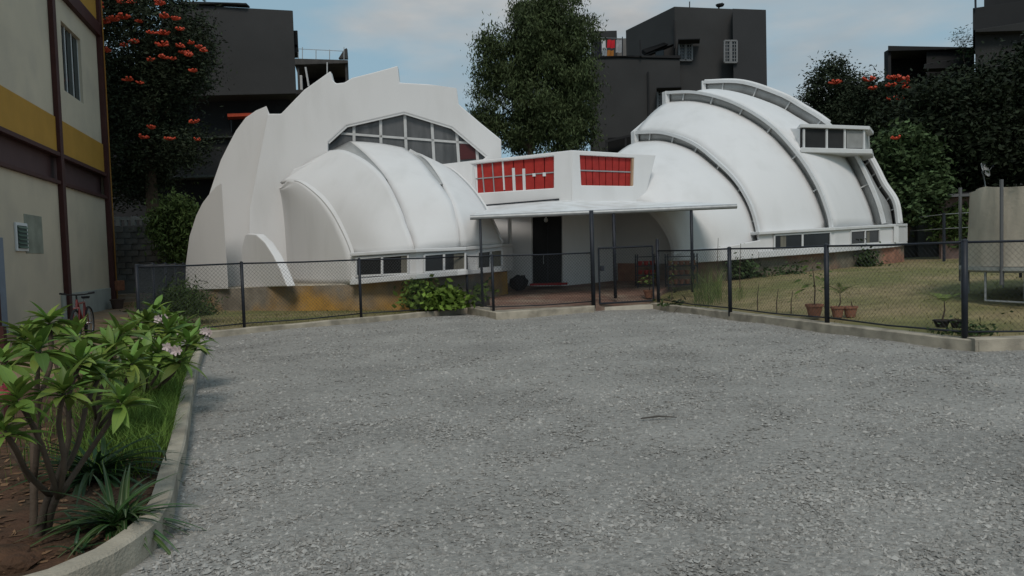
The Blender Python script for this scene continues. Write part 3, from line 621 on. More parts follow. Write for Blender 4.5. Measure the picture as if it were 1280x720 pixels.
# ------------------------------------------------------------------ gravel stones (loose stones near the camera)
def stones(n, y0, y1, smin, smax, seed):
    r = np.random.default_rng(seed); ys = y0*(y1/y0)**r.random(n*3)**.9; xs = (r.random(n*3)-.5)*ys*1.55
    kb = np.array([(p.x, p.y) for p in KB]); ky = kb[:, 1]; order = np.argsort(ky); kx = np.interp(ys, ky[order], kb[order, 0])
    dens = .5+.5*np.sin(xs*1.3+1.2*np.sin(ys*.9))*np.sin(ys*1.7+1.1*np.sin(xs*.8)); ok = (xs > kx+.03) & (xs < 30) & (r.random(len(xs)) < .35+.65*dens); xs, ys = xs[ok][:n], ys[ok][:n]; n = len(xs)
    o = np.array([(1, 0, 0), (-1, 0, 0), (0, 1, 0), (0, -1, 0), (0, 0, 1), (0, 0, -1)], float); fcs = np.array([(0, 2, 4), (2, 1, 4), (1, 3, 4), (3, 0, 4), (2, 0, 5), (1, 2, 5), (3, 1, 5), (0, 3, 5)])
    sz = (smin+(smax-smin)*r.random(n)**2)*(ys/5)**.25; ax = r.uniform(.55, 1.35, (n, 6, 1)); sc = np.stack([r.uniform(.7, 1.4, n), r.uniform(.7, 1.3, n), r.uniform(.5, .9, n)], 1)
    v = o[None]*ax*sc[:, None, :]; v += r.normal(0, .2, v.shape); a = r.random(n)*6.28; c, s = np.cos(a)[:, None], np.sin(a)[:, None]
    x = v[..., 0]*c-v[..., 1]*s; y = v[..., 0]*s+v[..., 1]*c; v = np.stack([x, y, v[..., 2]], -1)*sz[:, None, None]
    gzv = .012*np.sin(xs*1.7+ys*.6)+.012*np.sin(ys*2.1-xs*.8); v += np.stack([xs, ys, gzv+sz*.12], 1)[:, None]
    f = (fcs[None]+np.arange(n)[:, None, None]*6).reshape(-1, 3)
    me = bpy.data.meshes.new('gravel'); me.from_pydata(v.reshape(-1, 3).tolist(), [], f.tolist()); me.materials.append(stonem)
    stuff(tag(link('gravel', me), 'loose grey gravel covering the yard', 'gravel'))
stones(65000, 2.9, 19, .006, .019, 3)
# ------------------------------------------------------------------ leaves, grass, trees
def grass(name, pts, hmin, hmax, w, m, label, lean=.35, cat='grass', seed=1, nest=None):
    r = np.random.default_rng(seed); p = np.array(pts, float); n = len(p); h = r.uniform(hmin, hmax, n); a = r.random(n)*6.28; ln_ = r.normal(0, lean, (n, 2))
    side = np.stack([np.cos(a), np.sin(a), np.zeros(n)], 1)*w; upv_ = np.stack([ln_[:, 0]*h*.4, ln_[:, 1]*h*.4, h*.55], 1); tip = np.stack([ln_[:, 0]*h*1.3, ln_[:, 1]*h*1.3, h*(1-.3*np.abs(ln_[:, 0]))], 1)
    v = np.stack([p-side, p+side, p+upv_+side*.7, p+upv_-side*.7, p+tip], 1).reshape(-1, 3)
    f = []
    for i in range(n): o = 5*i; f += [(o, o+1, o+2, o+3), (o+3, o+2, o+4)]
    me = bpy.data.meshes.new(name); me.from_pydata(v.tolist(), [], f); me.materials.append(m); o = link(name, me)
    if nest: o.parent = nest; o.location = -nest.location; return o
    return stuff(tag(o, label, cat))
def kx_at(y):
    kb = sorted([(p.y, p.x) for p in KB]); return float(np.interp(y, [a for a, b in kb], [b for a, b in kb]))
gm = leafmat('bed_grass', (.11, .18, .035), .6); gm2 = leafmat('lawn_grass', (.17, .165, .06), .7, scale=.6); gm3 = leafmat('weed', (.12, .16, .05), .6)
pts = []
while len(pts) < 9000:
    y = random.uniform(5.0, 11.5); x = kx_at(y)-.14-abs(random.gauss(0, .45)); 
    if random.random() < (.25 if y < 5.6 else 1): pts.append((x, y, .07))
grass('grass', pts, .08, .3, .004, gm, 'bright green grass growing inside the curved kerb of the planting bed', seed=2)
pts = []
for i in range(16000):
    y = random.uniform(10.7, 27); x = random.uniform(3, 20)
    if (Vector((x, y, 0))-FR0).dot(FRN) > .1 and (Vector((x, y, 0))-L2P).dot(L2N) > .15: pts.append((x, y, h_right(x, y)-.01))
grass('grass', pts, .02, .07, .006, gm2, 'short patchy grass of the lawn before the right dome', seed=3, lean=.6)
pts = []
for i in range(5000):
    t = random.random(); d = random.uniform(.12, 3.4); p = FL0.lerp(FL1, t)+nl*d; pts.append((p.x, p.y, .11))
grass('grass', pts, .02, .09, .006, gm2, 'short dry grass strip before the left dome', seed=4, lean=.6)
def leafcloud(centres, radii, n, size, droop, seed, flat=.0, ratio=.35, shell=.55, per=45, csz=1.):
    r = np.random.default_rng(seed); C_ = np.array(centres, float); R_ = np.array(radii, float); vol = (R_[:, 0]*R_[:, 1]*R_[:, 2])**.66; pk = r.choice(len(C_), n, p=vol/vol.sum())
    nclump = max(40, n//per); pc = r.choice(len(C_), nclump, p=vol/vol.sum()); dv = r.normal(0, 1, (nclump, 3)); dv /= np.linalg.norm(dv, axis=1)[:, None]
    cl = C_[pc]+dv*R_[pc]*(shell+(1-shell)*r.random((nclump, 1))**.6)*r.uniform(.75, 1.12, (nclump, 1))
    which = r.integers(0, nclump, n); cs = r.uniform(.6, 1.5, nclump)[which]*(R_.mean()*.16+.12)*csz
    off = r.normal(0, 1, (n, 3))*cs[:, None]*np.array([1, 1, .75]); p = cl[which]+off
    d = r.normal(0, 1, (n, 3)); d[:, 2] = d[:, 2]*.6-droop; d /= np.linalg.norm(d, axis=1)[:, None]
    q_ = r.normal(0, 1, (n, 3)); s = np.cross(d, q_); s /= np.linalg.norm(s, axis=1)[:, None]; L_ = size*r.uniform(.6, 1.3, (n, 1))
    return p, s*L_*ratio, d*L_, cl
def tree(name, base, crowns, n, size, m, label, trunk_r=.2, droop=.6, seed=1, ratio=.35, flowers=0, fsize=.3, fz=None, limbs=9, cat='tree', shell=.5, trunk_h=None, group=None, per=45, csz=1., fl=()):
    base = Vector(base); t = thing(name, base, label, cat, group); r = random.Random(seed)
    cs = [tuple(P(*c[:3])) for c in crowns]; rs = [c[3] for c in crowns]
    p, du, dv, cl = leafcloud(cs, rs, n, size, droop, seed, ratio=ratio, shell=shell, per=per, csz=csz)
    p[:, 2] = np.maximum(p[:, 2], base.z+.05)
    me = quad_mesh(p, du, dv); me.materials.append(m); o = link('crown', me, t); stuff(o)
    cc_ = sum((Vector(c) for c in cs), Vector())/len(cs)
    top = Vector((cc_.x, cc_.y, cc_.z)); mid = base.lerp(top, .55)+Vector((r.uniform(-.2, .2), 0, 0))
    tr = MB(); tr.tube([base-Vector((0, 0, .1)), base.lerp(mid, .5)+Vector((.06, 0, 0)), mid, top], [trunk_r*1.15, trunk_r*.9, trunk_r*.7, trunk_r*.25], 10).obj('trunk', barkm, t, smooth=True)
    li = MB()
    for k in range(limbs):
        e = Vector(cl[r.randrange(len(cl))]); s = mid.lerp(top, r.random()*.8); m_ = s.lerp(e, .5)+Vector((0, 0, .15*(e-s).length))
        li.tube([s, m_, e], [trunk_r*.35, trunk_r*.2, trunk_r*.06], 6)
    if limbs: li.obj('limbs', barkm, t, smooth=True)
    for (px, py, d) in fl:
        c = P(px, py, d); f = MB(); K_ = r.randint(6, 10); w0 = fsize*r.uniform(.8, 1.3)
        for j in range(K_):
            a = 6.28*j/K_+r.random()*.6; q1 = c+Vector((math.cos(a), math.sin(a), 0))*w0*r.uniform(.35, .95)+Vector((0, 0, r.uniform(-.15, .15)*w0))
            f.tube([c-Vector((0, 0, .15*w0)), c.lerp(q1, .6)+Vector((0, 0, .05*w0)), q1+Vector((0, 0, .22*w0))], [.03*w0, .13*w0, .17*w0], 5)
        f.obj('flower', MATS['tulip_flower'], t)
    return t
mat('tulip_flower', (.50, .065, .028), .6, .25, 4)
lk = lambda n, c, **k: leafmat(n, c, **k)
dk = lk('dark_leaf', (.030, .040, .022)); dk2 = lk('mid_leaf', (.042, .066, .024)); dk3 = lk('fine_leaf', (.052, .070, .028)); brt = lk('bright_leaf', (.055, .085, .025)); blk = lk('blackish_leaf', (.017, .024, .012))  # blk is an even near-black green for the darkest tree
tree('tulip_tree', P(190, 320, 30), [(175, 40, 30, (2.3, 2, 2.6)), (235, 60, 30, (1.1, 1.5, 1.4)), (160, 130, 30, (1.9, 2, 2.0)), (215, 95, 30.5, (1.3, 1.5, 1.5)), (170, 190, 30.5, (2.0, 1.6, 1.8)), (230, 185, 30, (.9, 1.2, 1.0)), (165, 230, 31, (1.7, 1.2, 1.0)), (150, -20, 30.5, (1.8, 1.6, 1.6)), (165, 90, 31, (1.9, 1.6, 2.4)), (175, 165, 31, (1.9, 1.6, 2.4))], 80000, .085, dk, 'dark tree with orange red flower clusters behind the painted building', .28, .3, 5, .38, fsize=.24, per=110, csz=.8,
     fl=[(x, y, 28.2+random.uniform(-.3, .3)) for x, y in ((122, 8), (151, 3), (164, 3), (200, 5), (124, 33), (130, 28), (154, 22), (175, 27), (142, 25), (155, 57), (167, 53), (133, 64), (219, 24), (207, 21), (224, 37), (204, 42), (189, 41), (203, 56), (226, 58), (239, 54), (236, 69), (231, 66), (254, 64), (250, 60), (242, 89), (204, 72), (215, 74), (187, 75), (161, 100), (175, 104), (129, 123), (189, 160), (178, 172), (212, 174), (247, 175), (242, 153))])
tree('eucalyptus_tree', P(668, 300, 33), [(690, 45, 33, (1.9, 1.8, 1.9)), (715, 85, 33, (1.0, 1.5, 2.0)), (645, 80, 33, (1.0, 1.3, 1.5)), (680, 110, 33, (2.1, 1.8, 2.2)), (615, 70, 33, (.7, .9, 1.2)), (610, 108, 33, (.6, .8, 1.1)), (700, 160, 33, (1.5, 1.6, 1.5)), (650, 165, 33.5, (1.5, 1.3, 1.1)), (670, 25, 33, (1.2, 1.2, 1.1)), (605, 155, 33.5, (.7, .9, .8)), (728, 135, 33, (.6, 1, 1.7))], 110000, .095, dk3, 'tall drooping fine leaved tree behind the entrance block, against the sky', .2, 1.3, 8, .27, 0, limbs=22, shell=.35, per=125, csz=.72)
tree('flowering_tree', P(1045, 290, 40), [(1040, 112, 40, (1.5, 1.5, 1.5)), (1035, 150, 40, (1.3, 1.4, 1.3)), (1062, 140, 40, (1.2, 1.3, 1.4)), (1050, 175, 40, (1.6, 1.4, 1.3))], 26000, .095, dk, 'rounded dark tree with a single red bloom behind the right dome', .18, .3, 12, .4, fsize=.34, per=90, csz=.85, fl=[(1045, 104, 38.4)])
tree('flowering_tree', P(1110, 290, 38), [(1105, 128, 38, (1.7, 1.5, 1.1)), (1085, 150, 38, (1.3, 1.3, 1.4)), (1125, 135, 38, (1.3, 1.3, 1.3)), (1110, 175, 38, (1.7, 1.4, 1.6))], 30000, .095, dk, 'dark tree topped with several red blooms, left of the black tree mass', .2, .3, 13, .4, fsize=.34, per=90, csz=.85, fl=[(x, y, 36.3) for x, y in ((1087, 100), (1090, 111), (1114, 98), (1120, 96), (1116, 107), (1130, 103), (1126, 100), (1114, 124), (1125, 124), (1134, 110))])
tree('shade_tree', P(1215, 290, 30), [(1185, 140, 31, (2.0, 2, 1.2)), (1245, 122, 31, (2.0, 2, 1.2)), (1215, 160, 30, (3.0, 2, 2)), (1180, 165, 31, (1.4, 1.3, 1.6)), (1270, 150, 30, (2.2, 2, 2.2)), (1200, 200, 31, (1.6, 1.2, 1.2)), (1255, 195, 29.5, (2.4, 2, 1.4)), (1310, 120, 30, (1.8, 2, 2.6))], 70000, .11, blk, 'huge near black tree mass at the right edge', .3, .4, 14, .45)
tree('leafy_bush', P(1130, 300, 29), [(1130, 188, 29, (1.1, 1.0, .8)), (1105, 215, 29.5, (.8, 1.0, 1.1)), (1142, 220, 29, (1.1, 1.0, 1.2)), (1160, 240, 29, (.8, .8, .7)), (1132, 252, 29, (1.1, .9, .8))], 20000, .11, lk('bushy_leaf', (.055, .085, .035)), 'green bushy tree with one red bloom just right of the right dome', .12, .2, 15, .5, fsize=.27, per=70, csz=.8, fl=[(1120, 173, 27.8)])
tree('garden_shrub', P(215, 330, 28), [(218, 265, 28, (.6, .6, .6)), (234, 272, 28, (.6, .6, .6)), (208, 285, 28, (.5, .6, .6)), (228, 305, 28, (.7, .6, .7))], 9000, .10, brt, 'yellowish green shrub between the block wall and the left dome', .06, .9, 16, .3, 0)
tree('garden_shrub', P(1188, 310, 28.5), [(1186, 280, 28.5, (.35, .5, .6)), (1205, 275, 28.5, (.6, .5, .9)), (1208, 300, 28.5, (.5, .5, .5))], 4500, .12, brt, 'light green shrub beside the trampoline, before the grey wall', .04, .5, 17, .3, 0)
tree('weed_bush', P(240, 392, 18.5), [(215, 372, 19, (.45, .5, .35)), (235, 380, 18, (.45, .4, .3)), (250, 392, 17.5, (.3, .4, .2)), (205, 385, 17.5, (.4, .4, .25))], 5000, .07, lk('weed_leaf', (.05, .075, .025)), 'low fine leaved weeds at the corner of the left fence', .01, -.6, 18, .2, 0, limbs=4, cat='bush')
tree('garden_shrub', P(545, 386, 19.4), [(545, 377, 19.6, (.5, .45, .2)), (565, 373, 19.7, (.35, .4, .2)), (520, 372, 19.8, (.3, .4, .2)), (523, 358, 19.7, (.2, .2, .1)), (560, 383, 19.4, (.4, .3, .12))], 1700, .1, lk('shrub_leaf', (.11, .17, .03)), 'low bright green shrub at the fence below the second window', .015, .1, 19, .5, 0, limbs=6, cat='shrub')
tree('garden_shrub', P(590, 378, 20.8), [(590, 367, 20.8, (.35, .3, .12)), (600, 362, 20.9, (.2, .2, .08))], 260, .09, MATS['shrub_leaf'], 'small green plant beside the entrance step', .01, .1, 20, .5, 0, limbs=3, cat='plant')
# tall weeds before the right dome arch
for (px0, px1, yb, hh, n, lab, sd) in ((868, 903, 379, 1.15, 420, 'tall feathery weeds behind the lawn fence before the right arch', 31), (905, 930, 372, .35, 160, 'short weeds at the foot of the first lawn fence post', 32)):
    pts = []
    for i in range(n):
        p = P(random.uniform(px0, px1), yb, random.uniform(17.6, 20.2)); pts.append((p.x, p.y, h_right(p.x, p.y)-.02))
    o = grass('tall_weeds', pts, hh*.2, hh, .004, gm3, lab, lean=.28, cat='weeds', seed=sd)
# hedge against the plinth, thin climbing plants
tree('creeper', P(1085, 338, 24.7), [(1083, 326, 24.6, (.22, .1, .35)), (1090, 337, 24.6, (.4, .1, .1))], 700, .07, dk2, 'dark creeper climbing the plinth below the second right window', .01, 0, 33, .5, 0, limbs=2, cat='plant')
tree('creeper', P(950, 352, 22.9), [(945, 346, 22.9, (.7, .12, .1)), (925, 335, 22.8, (.3, .1, .25)), (990, 343, 23.1, (.6, .12, .08))], 1100, .07, dk2, 'dark green growth along the foot of the right dome plinth', .01, 0, 34, .5, 0, limbs=2, cat='plant')

# ------------------------------------------------------------------ frangipani plants with individual leaves
def leafmesh(name, L_, W_, droop, fold, m, seg=6, tipw=.0, cup=0.):
    v = []; f = []
    for i in range(seg+1):
        t = i/seg; w_ = W_*(math.sin(math.pi*min(1, t**.8*.97+.03))**.75)*(.55+.75*t if t < .7 else 1.07-.4*(t-.7)) if not tipw else W_*(1-t**3)*(0.5+.5*min(1, t*4))
        a = -droop*t; x = L_*t*math.cos(a*.5); z = L_*t*math.sin(a*.9)
        if i == seg: w_ = .0008
        v += [(x, w_/2, z+fold*w_), (x, 0, z), (x, -w_/2, z+fold*w_)]
    for i in range(seg): o = 3*i; f += [(o, o+1, o+4, o+3), (o+1, o+2, o+5, o+4)]
    me = bpy.data.meshes.new(name); me.from_pydata(v, [], f); me.materials.append(m); me.polygons.foreach_set('use_smooth', [True]*len(me.polygons)); return me
def leafy(name, col, rough, spec, rib=None, objvar=.35):
    m = bpy.data.materials.new(name); m.use_nodes = True; n = m.node_tree.nodes; l = m.node_tree.links; b = n['Principled BSDF']; b.inputs['Roughness'].default_value = rough; b.inputs['Specular IOR Level'].default_value = spec
    oi = n.new('ShaderNodeObjectInfo'); hsv = n.new('ShaderNodeHueSaturation'); hsv.inputs['Color'].default_value = (*col, 1)
    mr = n.new('ShaderNodeMapRange'); mr.inputs[3].default_value = 1-objvar; mr.inputs[4].default_value = 1+objvar*1.6; l.new(oi.outputs['Random'], mr.inputs[0]); l.new(mr.outputs[0], hsv.inputs['Value'])
    m2 = n.new('ShaderNodeMapRange'); m2.inputs[3].default_value = .475; m2.inputs[4].default_value = .525; w_ = n.new('ShaderNodeTexWhiteNoise'); w_.noise_dimensions = '1D'; l.new(oi.outputs['Random'], w_.inputs['W']); l.new(w_.outputs['Value'], m2.inputs[0]); l.new(m2.outputs[0], hsv.inputs['Hue'])
    last = hsv.outputs[0]
    if rib:
        tc_ = n.new('ShaderNodeTexCoord'); sp_ = n.new('ShaderNodeSeparateXYZ'); l.new(tc_.outputs['Object'], sp_.inputs[0]); ab = n.new('ShaderNodeMath'); ab.operation = 'ABSOLUTE'; l.new(sp_.outputs['Y'], ab.inputs[0])
        mr2 = n.new('ShaderNodeMapRange'); mr2.inputs[1].default_value = rib[1]; mr2.inputs[2].default_value = rib[2]; l.new(ab.outputs[0], mr2.inputs[0])
        mx_ = n.new('ShaderNodeMix'); mx_.data_type = 'RGBA'; mx_.inputs[6].default_value = (*rib[0], 1); l.new(last, mx_.inputs[7]); l.new(mr2.outputs[0], mx_.inputs[0]); last = mx_.outputs[2]
    l.new(last, b.inputs['Base Color']); 
    t = n.new('ShaderNodeBsdfTranslucent'); l.new(last, t.inputs[0]); ms = n.new('ShaderNodeMixShader'); ms.inputs[0].default_value = .22; l.new(b.outputs[0], ms.inputs[1]); l.new(t.outputs[0], ms.inputs[2]); l.new(ms.outputs[0], n['Material Output'].inputs[0])
    return m
plm = leafy('frangipani_leaf', (.135, .205, .038), .5, .35, ((.12, .19, .06), .001, .004))
plmeshes = [leafmesh('frangipani_leaf', 1, .27, d, fd, plm, 7) for d, fd in ((.3, .16), (.7, .2), (.9, .12), (.15, .25))]
flw = mat('white_pink_petal', (.62, .50, .48), .6, .1, 20); flp = mat('pink_petal', (.45, .07, .10), .6, .1, 20)
petal = leafmesh('petal', .045, .03, .2, .1, flw, 4); petalp = leafmesh('petal', .04, .028, .2, .1, flp, 4)
def place(me, name, parent, loc, d, roll, s):
    o = bpy.data.objects.new(name, me); COL.objects.link(o); o.parent = parent
    q_ = Vector(d).to_track_quat('X', 'Z'); o.rotation_mode = 'QUATERNION'; o.rotation_quaternion = q_ @ Matrix.Rotation(roll, 3, 'X').to_quaternion()
    o.location = Vector(loc)-parent.location; o.scale = (s, s, s) if not isinstance(s, tuple) else s; return o
def frangipani(base, clusters, label, L_=.24, nl_=13, seed=1, flowers=()):
    r = random.Random(seed); base = Vector(base); t = thing('frangipani', base, label, 'shrub')
    cen = []
    for (px, py, d, k) in clusters:
        c = P(px, py, d); c.z = max(c.z, .35); cen.append((c, k))
    # branch: forked stems
    srt = sorted(cen, key=lambda q_: q_[0].x); groups = [srt[i::1][:0] for i in range(0)]; step = max(2, math.ceil(len(srt)/3))
    for gi in range(0, len(srt), step):
        grp = [q_[0] for q_ in srt[gi:gi+step]]; mean = sum(grp, Vector())/len(grp); b0 = base+Vector((r.uniform(-.05, .05), r.uniform(-.05, .05), -.06)); fk = b0.lerp(mean, r.uniform(.3, .42))+Vector((r.uniform(-.02, .02), 0, -.03))
        MB().tube(resample([b0, b0.lerp(fk, .5)+Vector((r.uniform(-.02, .02), 0, .03)), fk], 7), [.026, .024, .022, .021, .020, .020, .019], 8).obj('stem', plumbark, t, smooth=True)
        for c in grp:
            m1 = fk.lerp(c, .4)+Vector((r.uniform(-.05, .05), r.uniform(-.04, .04), -.03)); m2 = fk.lerp(c, .75)+Vector((r.uniform(-.03, .03), 0, -.01))
            MB().tube(resample([fk-Vector((0, 0, .02)), m1, m2, c], 8), [.017, .016, .016, .015, .014, .014, .013, .012], 8).obj('branch', plumbark, t, smooth=True)
    tot = 0
    for i, (c, k) in enumerate(cen):
        nn = int(nl_*k*1.8)
        for j in range(nn):
            a = j*2.4+r.random()*.5; el = math.radians(r.uniform(-10, 38) if j < nn*.5 else r.uniform(30, 80)); d = Vector((math.cos(a)*math.cos(el), math.sin(a)*math.cos(el), math.sin(el)))
            s = L_*r.uniform(.75, 1.15)*(1 if j < nn*.6 else .75); place(r.choice(plmeshes), 'leaf', t, c+Vector((0, 0, .015*(j-nn/2)/nn*4)), d, r.uniform(-.5, .5), (s, s*r.uniform(.95, 1.35), s)); tot += 1
    for (px, py, d, kind) in flowers:
        c = P(px, py, d); q_ = min((x[0] for x in cen), key=lambda w_: (w_-c).length)
        MB().tube([q_, c], .006, 6).obj('flower_stalk', plumbark, t)
        for f in range(6 if kind else 4):
            cc_ = c+Vector((r.uniform(-.05, .05), r.uniform(-.04, .04), r.uniform(-.035, .045)))*(1.2 if kind else .7)
            fl = MB()
            for j in range(5):
                a = 1.256*j; e = Vector((math.cos(a), -.5+.3*r.random(), math.sin(a))).normalized(); s_ = e.cross(Vector((0, -1, 0))).normalized()
                fl.add([cc_, cc_+e*.025+s_*.016, cc_+e*.045+s_*.01, cc_+e*.048, cc_+e*.03-s_*.014], [(0, 1, 2, 3, 4)])
            fl.obj('flower', flw if kind else flp, t, fix=False)
    return t
frangipani(G(46, 668, .07), [(48, 440, 4.0, 1.2), (22, 500, 3.7, .9), (5, 455, 4.2, .9), (80, 492, 3.9, 1), (100, 455, 4.3, 1), (152, 505, 4.2, 1.1), (125, 470, 4.5, 1), (62, 405, 4.5, 1.2), (5, 540, 3.6, .8)], 'nearest frangipani with bare forked stems and one pink bloom, at bottom left', .195, 16, 3, [(15, 493, 3.75, 0)])
frangipani(G(112, 560, .07), [(95, 425, 6.0, 1.1), (140, 440, 6.0, 1.1), (60, 420, 6.2, 1.1), (120, 460, 5.7, 1), (165, 455, 5.9, 1), (30, 425, 6.0, 1), (90, 460, 5.5, 1), (150, 420, 6.4, 1)], 'frangipani of big leaves behind the nearest one, before the bicycle', .26, 13, 4)
frangipani(G(175, 500, .07), [(160, 418, 7.8, 1), (185, 425, 7.6, 1.1), (200, 440, 7.4, 1), (225, 452, 7.4, 1), (180, 450, 7.2, 1), (210, 415, 7.9, 1.1), (145, 435, 7.6, 1), (235, 430, 7.8, 1)], 'frangipani carrying a large pale pink flower head above the kerb', .28, 12, 5, [(217, 438, 7.1, 1)])
frangipani(G(215, 455, .07), [(185, 402, 9.3, 1), (205, 398, 9.4, 1.1), (228, 412, 9.2, 1.1), (244, 418, 9.1, 1), (170, 408, 9.5, 1), (240, 436, 8.9, .9), (215, 424, 9, 1), (195, 390, 9.7, .9)], 'farthest frangipani at the end of the bed with a small white bloom', .29, 12, 6, [(202, 401, 8.9, 1), (257, 418, 9.0, 1)])
stripe = leafy('striped_leaf', (.04, .085, .022), .45, .4, ((.17, .2, .11), .0, .010)); dkb = leafy('strap_leaf', (.022, .05, .018), .4, .4)
def straps(base, n, L_, w_, m, label, seed, up_=.9):
    r = random.Random(seed); t = thing('strap_leaf_plant', base, label, 'plant'); ms = [leafmesh('strap_leaf', 1, w_/L_, d, .3, m, 8, tipw=1) for d in (1.2, 1.7, .8)]
    for j in range(n):
        a = j*2.4+r.random(); el = math.radians(r.uniform(28, 80)); d = Vector((math.cos(a)*math.cos(el), math.sin(a)*math.cos(el), math.sin(el)*up_)); s = L_*r.uniform(.65, 1.1)
        place(r.choice(ms), 'leaf', t, Vector(base)+Vector((r.uniform(-.05, .05), r.uniform(-.05, .05), 0)), d, 0, s)
straps(G(148, 660, .07), 100, .40, .034, stripe, 'clump of striped strap leaves touching the inner side of the kerb bend', 41)
straps(G(120, 600, .07), 90, .52, .036, dkb, 'dark clump of arching strap leaves behind the striped clump', 42)
straps(G(95, 655, .07), 9, .14, .022, stripe, 'tiny striped seedling left of the striped clump', 43)
straps(G(103, 690, .07), 7, .13, .02, dkb, 'tiny green seedling on the bare soil nearest the kerb', 44)
straps(G(205, 585, .07), 14, .3, .014, dkb, 'thin grass tuft leaning over the kerb', 45)
rk = MB()
for (px, py, s) in ((6, 700, .12), (20, 705, .09), (35, 700, .06)):
    c = G(px, py, .09); bm = bmesh.new(); bmesh.ops.create_icosphere(bm, subdivisions=2, radius=s)
    for v_ in bm.verts: v_.co *= 1+random.uniform(-.15, .15); v_.co.z *= .6
    me = bpy.data.meshes.new('stone'); bm.to_mesh(me); bm.free(); me.materials.append(soilm)
    o = link('stone', me); o.location = c; tag(o, {.12: 'biggest brown stone lying in the bottom left corner of the bed', .09: 'middle sized brown stone in the bottom left corner of the bed', .06: 'smallest brown stone in the bottom left corner of the bed'}[s], 'stone')
MB_ = MB(); p0 = P(3, 408, 6.3); st = MB().bar((p0.x, p0.y, .05), (p0.x, p0.y, p0.z), .04).obj('bed_stake', maroon); tag(st, 'short maroon stake rising among the leaves at the left edge', 'stake')
# leaf litter in the bed
pts = []
r = np.random.default_rng(5); n = 900; y = r.uniform(3.4, 7, n); x = np.array([kx_at(a) for a in y])-.1-r.random(n)*1.6; cpt = np.stack([x, y, np.full(n, .078)], 1)
du = r.normal(0, 1, (n, 3))*np.array([.02, .02, .004]); dv = r.normal(0, 1, (n, 3))*np.array([.02, .02, .004]); me = quad_mesh(cpt, du, dv); me.materials.append(mat('dry_litter', (.15, .085, .045), .9, .3, 5, island=.5)); stuff(tag(link('leaf_litter', me), 'dry leaves and chips strewn on the red soil of the bed', 'leaf litter'))
# ------------------------------------------------------------------ bicycle
def bicycle():
    c = P(103, 402, 15.0); c.z = .05; t = thing('bicycle', c, 'dark red bicycle parked by the maroon column, front wheel towards us', 'bicycle')
    fwd = Vector((.3, -1, 0)).normalized(); sd = Vector((-fwd.y, fwd.x, 0)); R = .33
    def pt(f, s, z): return c+fwd*f+sd*s+Vector((0, 0, z))
    dkr = mat('bike_red', (.16, .02, .018), .35, spec=.5); tyre = mat('tyre_rubber', (.015, .015, .016), .8); chrome = mat('bike_metal', (.3, .3, .3), .35, metal=.6)
    for f0_ in (.5, -.52):
        ring = [pt(f0_+R*math.cos(a), 0, R+R*math.sin(a)) for a in np.linspace(0, 2*math.pi, 29)]
        w_ = MB().tube(ring, .026, 8, False).obj('wheel', tyre, t, smooth=True)
        MB().tube([pt(f0_+(R-.035)*math.cos(a), 0, R+(R-.035)*math.sin(a)) for a in np.linspace(0, 2*math.pi, 29)], .012, 6, False).obj('rim', chrome, w_)
        sp_ = MB()
        for k in range(14): a = 2*math.pi*k/14; sp_.tube([pt(f0_, 0, R), pt(f0_+(R-.03)*math.cos(a), 0, R+(R-.03)*math.sin(a))], .003, 4)
        sp_.tube([pt(f0_, -.05, R), pt(f0_, .05, R)], .025, 8); sp_.obj('spokes', chrome, w_)
    fr = MB(); H_, bb, st_ = pt(.32, 0, .82), pt(-.1, 0, .3), pt(-.22, 0, .78); rr_ = pt(-.52, 0, R)
    for a, b, rad in ((H_, bb, .022), (H_-Vector((0, 0, .05)), st_, .02), (bb, st_, .02), (bb, rr_, .013), (st_, rr_, .012)): fr.tube([a, b], rad, 8)
    fr.obj('frame', dkr, t)
    fk = MB(); fk.tube([pt(.33, 0, .86), pt(.37, 0, .68)], .022, 8)
    for s in (-.05, .05): fk.tube([pt(.37, s, .69), pt(.44, s, .5), pt(.5, s, R)], .014, 8)
    fk.tube([pt(.37, -.05, .69), pt(.37, .05, .69)], .018, 8); fk.obj('fork', dkr, t)
    hb = MB(); hb.tube([pt(.33, 0, .86), pt(.35, 0, .96)], .016, 8); hb.tube([pt(.26, -.31, .99), pt(.33, -.15, .96), pt(.35, 0, .955), pt(.33, .15, .96), pt(.26, .31, .99)], .014, 8)
    hb.tube([pt(.26, -.31, .99), pt(.3, -.2, .975)], .02, 8); hb.tube([pt(.26, .31, .99), pt(.3, .2, .975)], .02, 8); hb.obj('handlebar', tyre, t)
    MB().tube([st_, pt(-.24, 0, .88)], .014, 8).obj('seat_post', chrome, t)
    sv = MB().add([pt(-.38, -.08, .9), pt(-.38, .08, .9), pt(-.2, .05, .91), pt(-.04, .012, .9), pt(-.04, -.012, .9), pt(-.2, -.05, .91), pt(-.36, -.07, .85), pt(-.36, .07, .85), pt(-.2, .04, .86), pt(-.05, .01, .87), pt(-.05, -.01, .87), pt(-.2, -.04, .86)], [(0, 1, 2, 3, 4, 5), (6, 11, 10, 9, 8, 7)]+[(i, (i+1) % 6, 6+(i+1) % 6, 6+i) for i in range(6)]); sv.obj('saddle', tyre, t, bevel=.01)
    pd = MB(); pd.tube([pt(-.1, -.07, .3), pt(-.1, .07, .3)], .02, 8); pd.tube([pt(-.1, .07, .3), pt(.03, .08, .2)], .01, 6); pd.tube([pt(-.1, -.07, .3), pt(-.23, -.08, .4)], .01, 6); pd.box(tuple(pt(.03, .13, .2)), (.09, .09, .02)); pd.box(tuple(pt(-.23, -.13, .4)), (.09, .09, .02)); pd.obj('pedals', tyre, t)
bicycle()
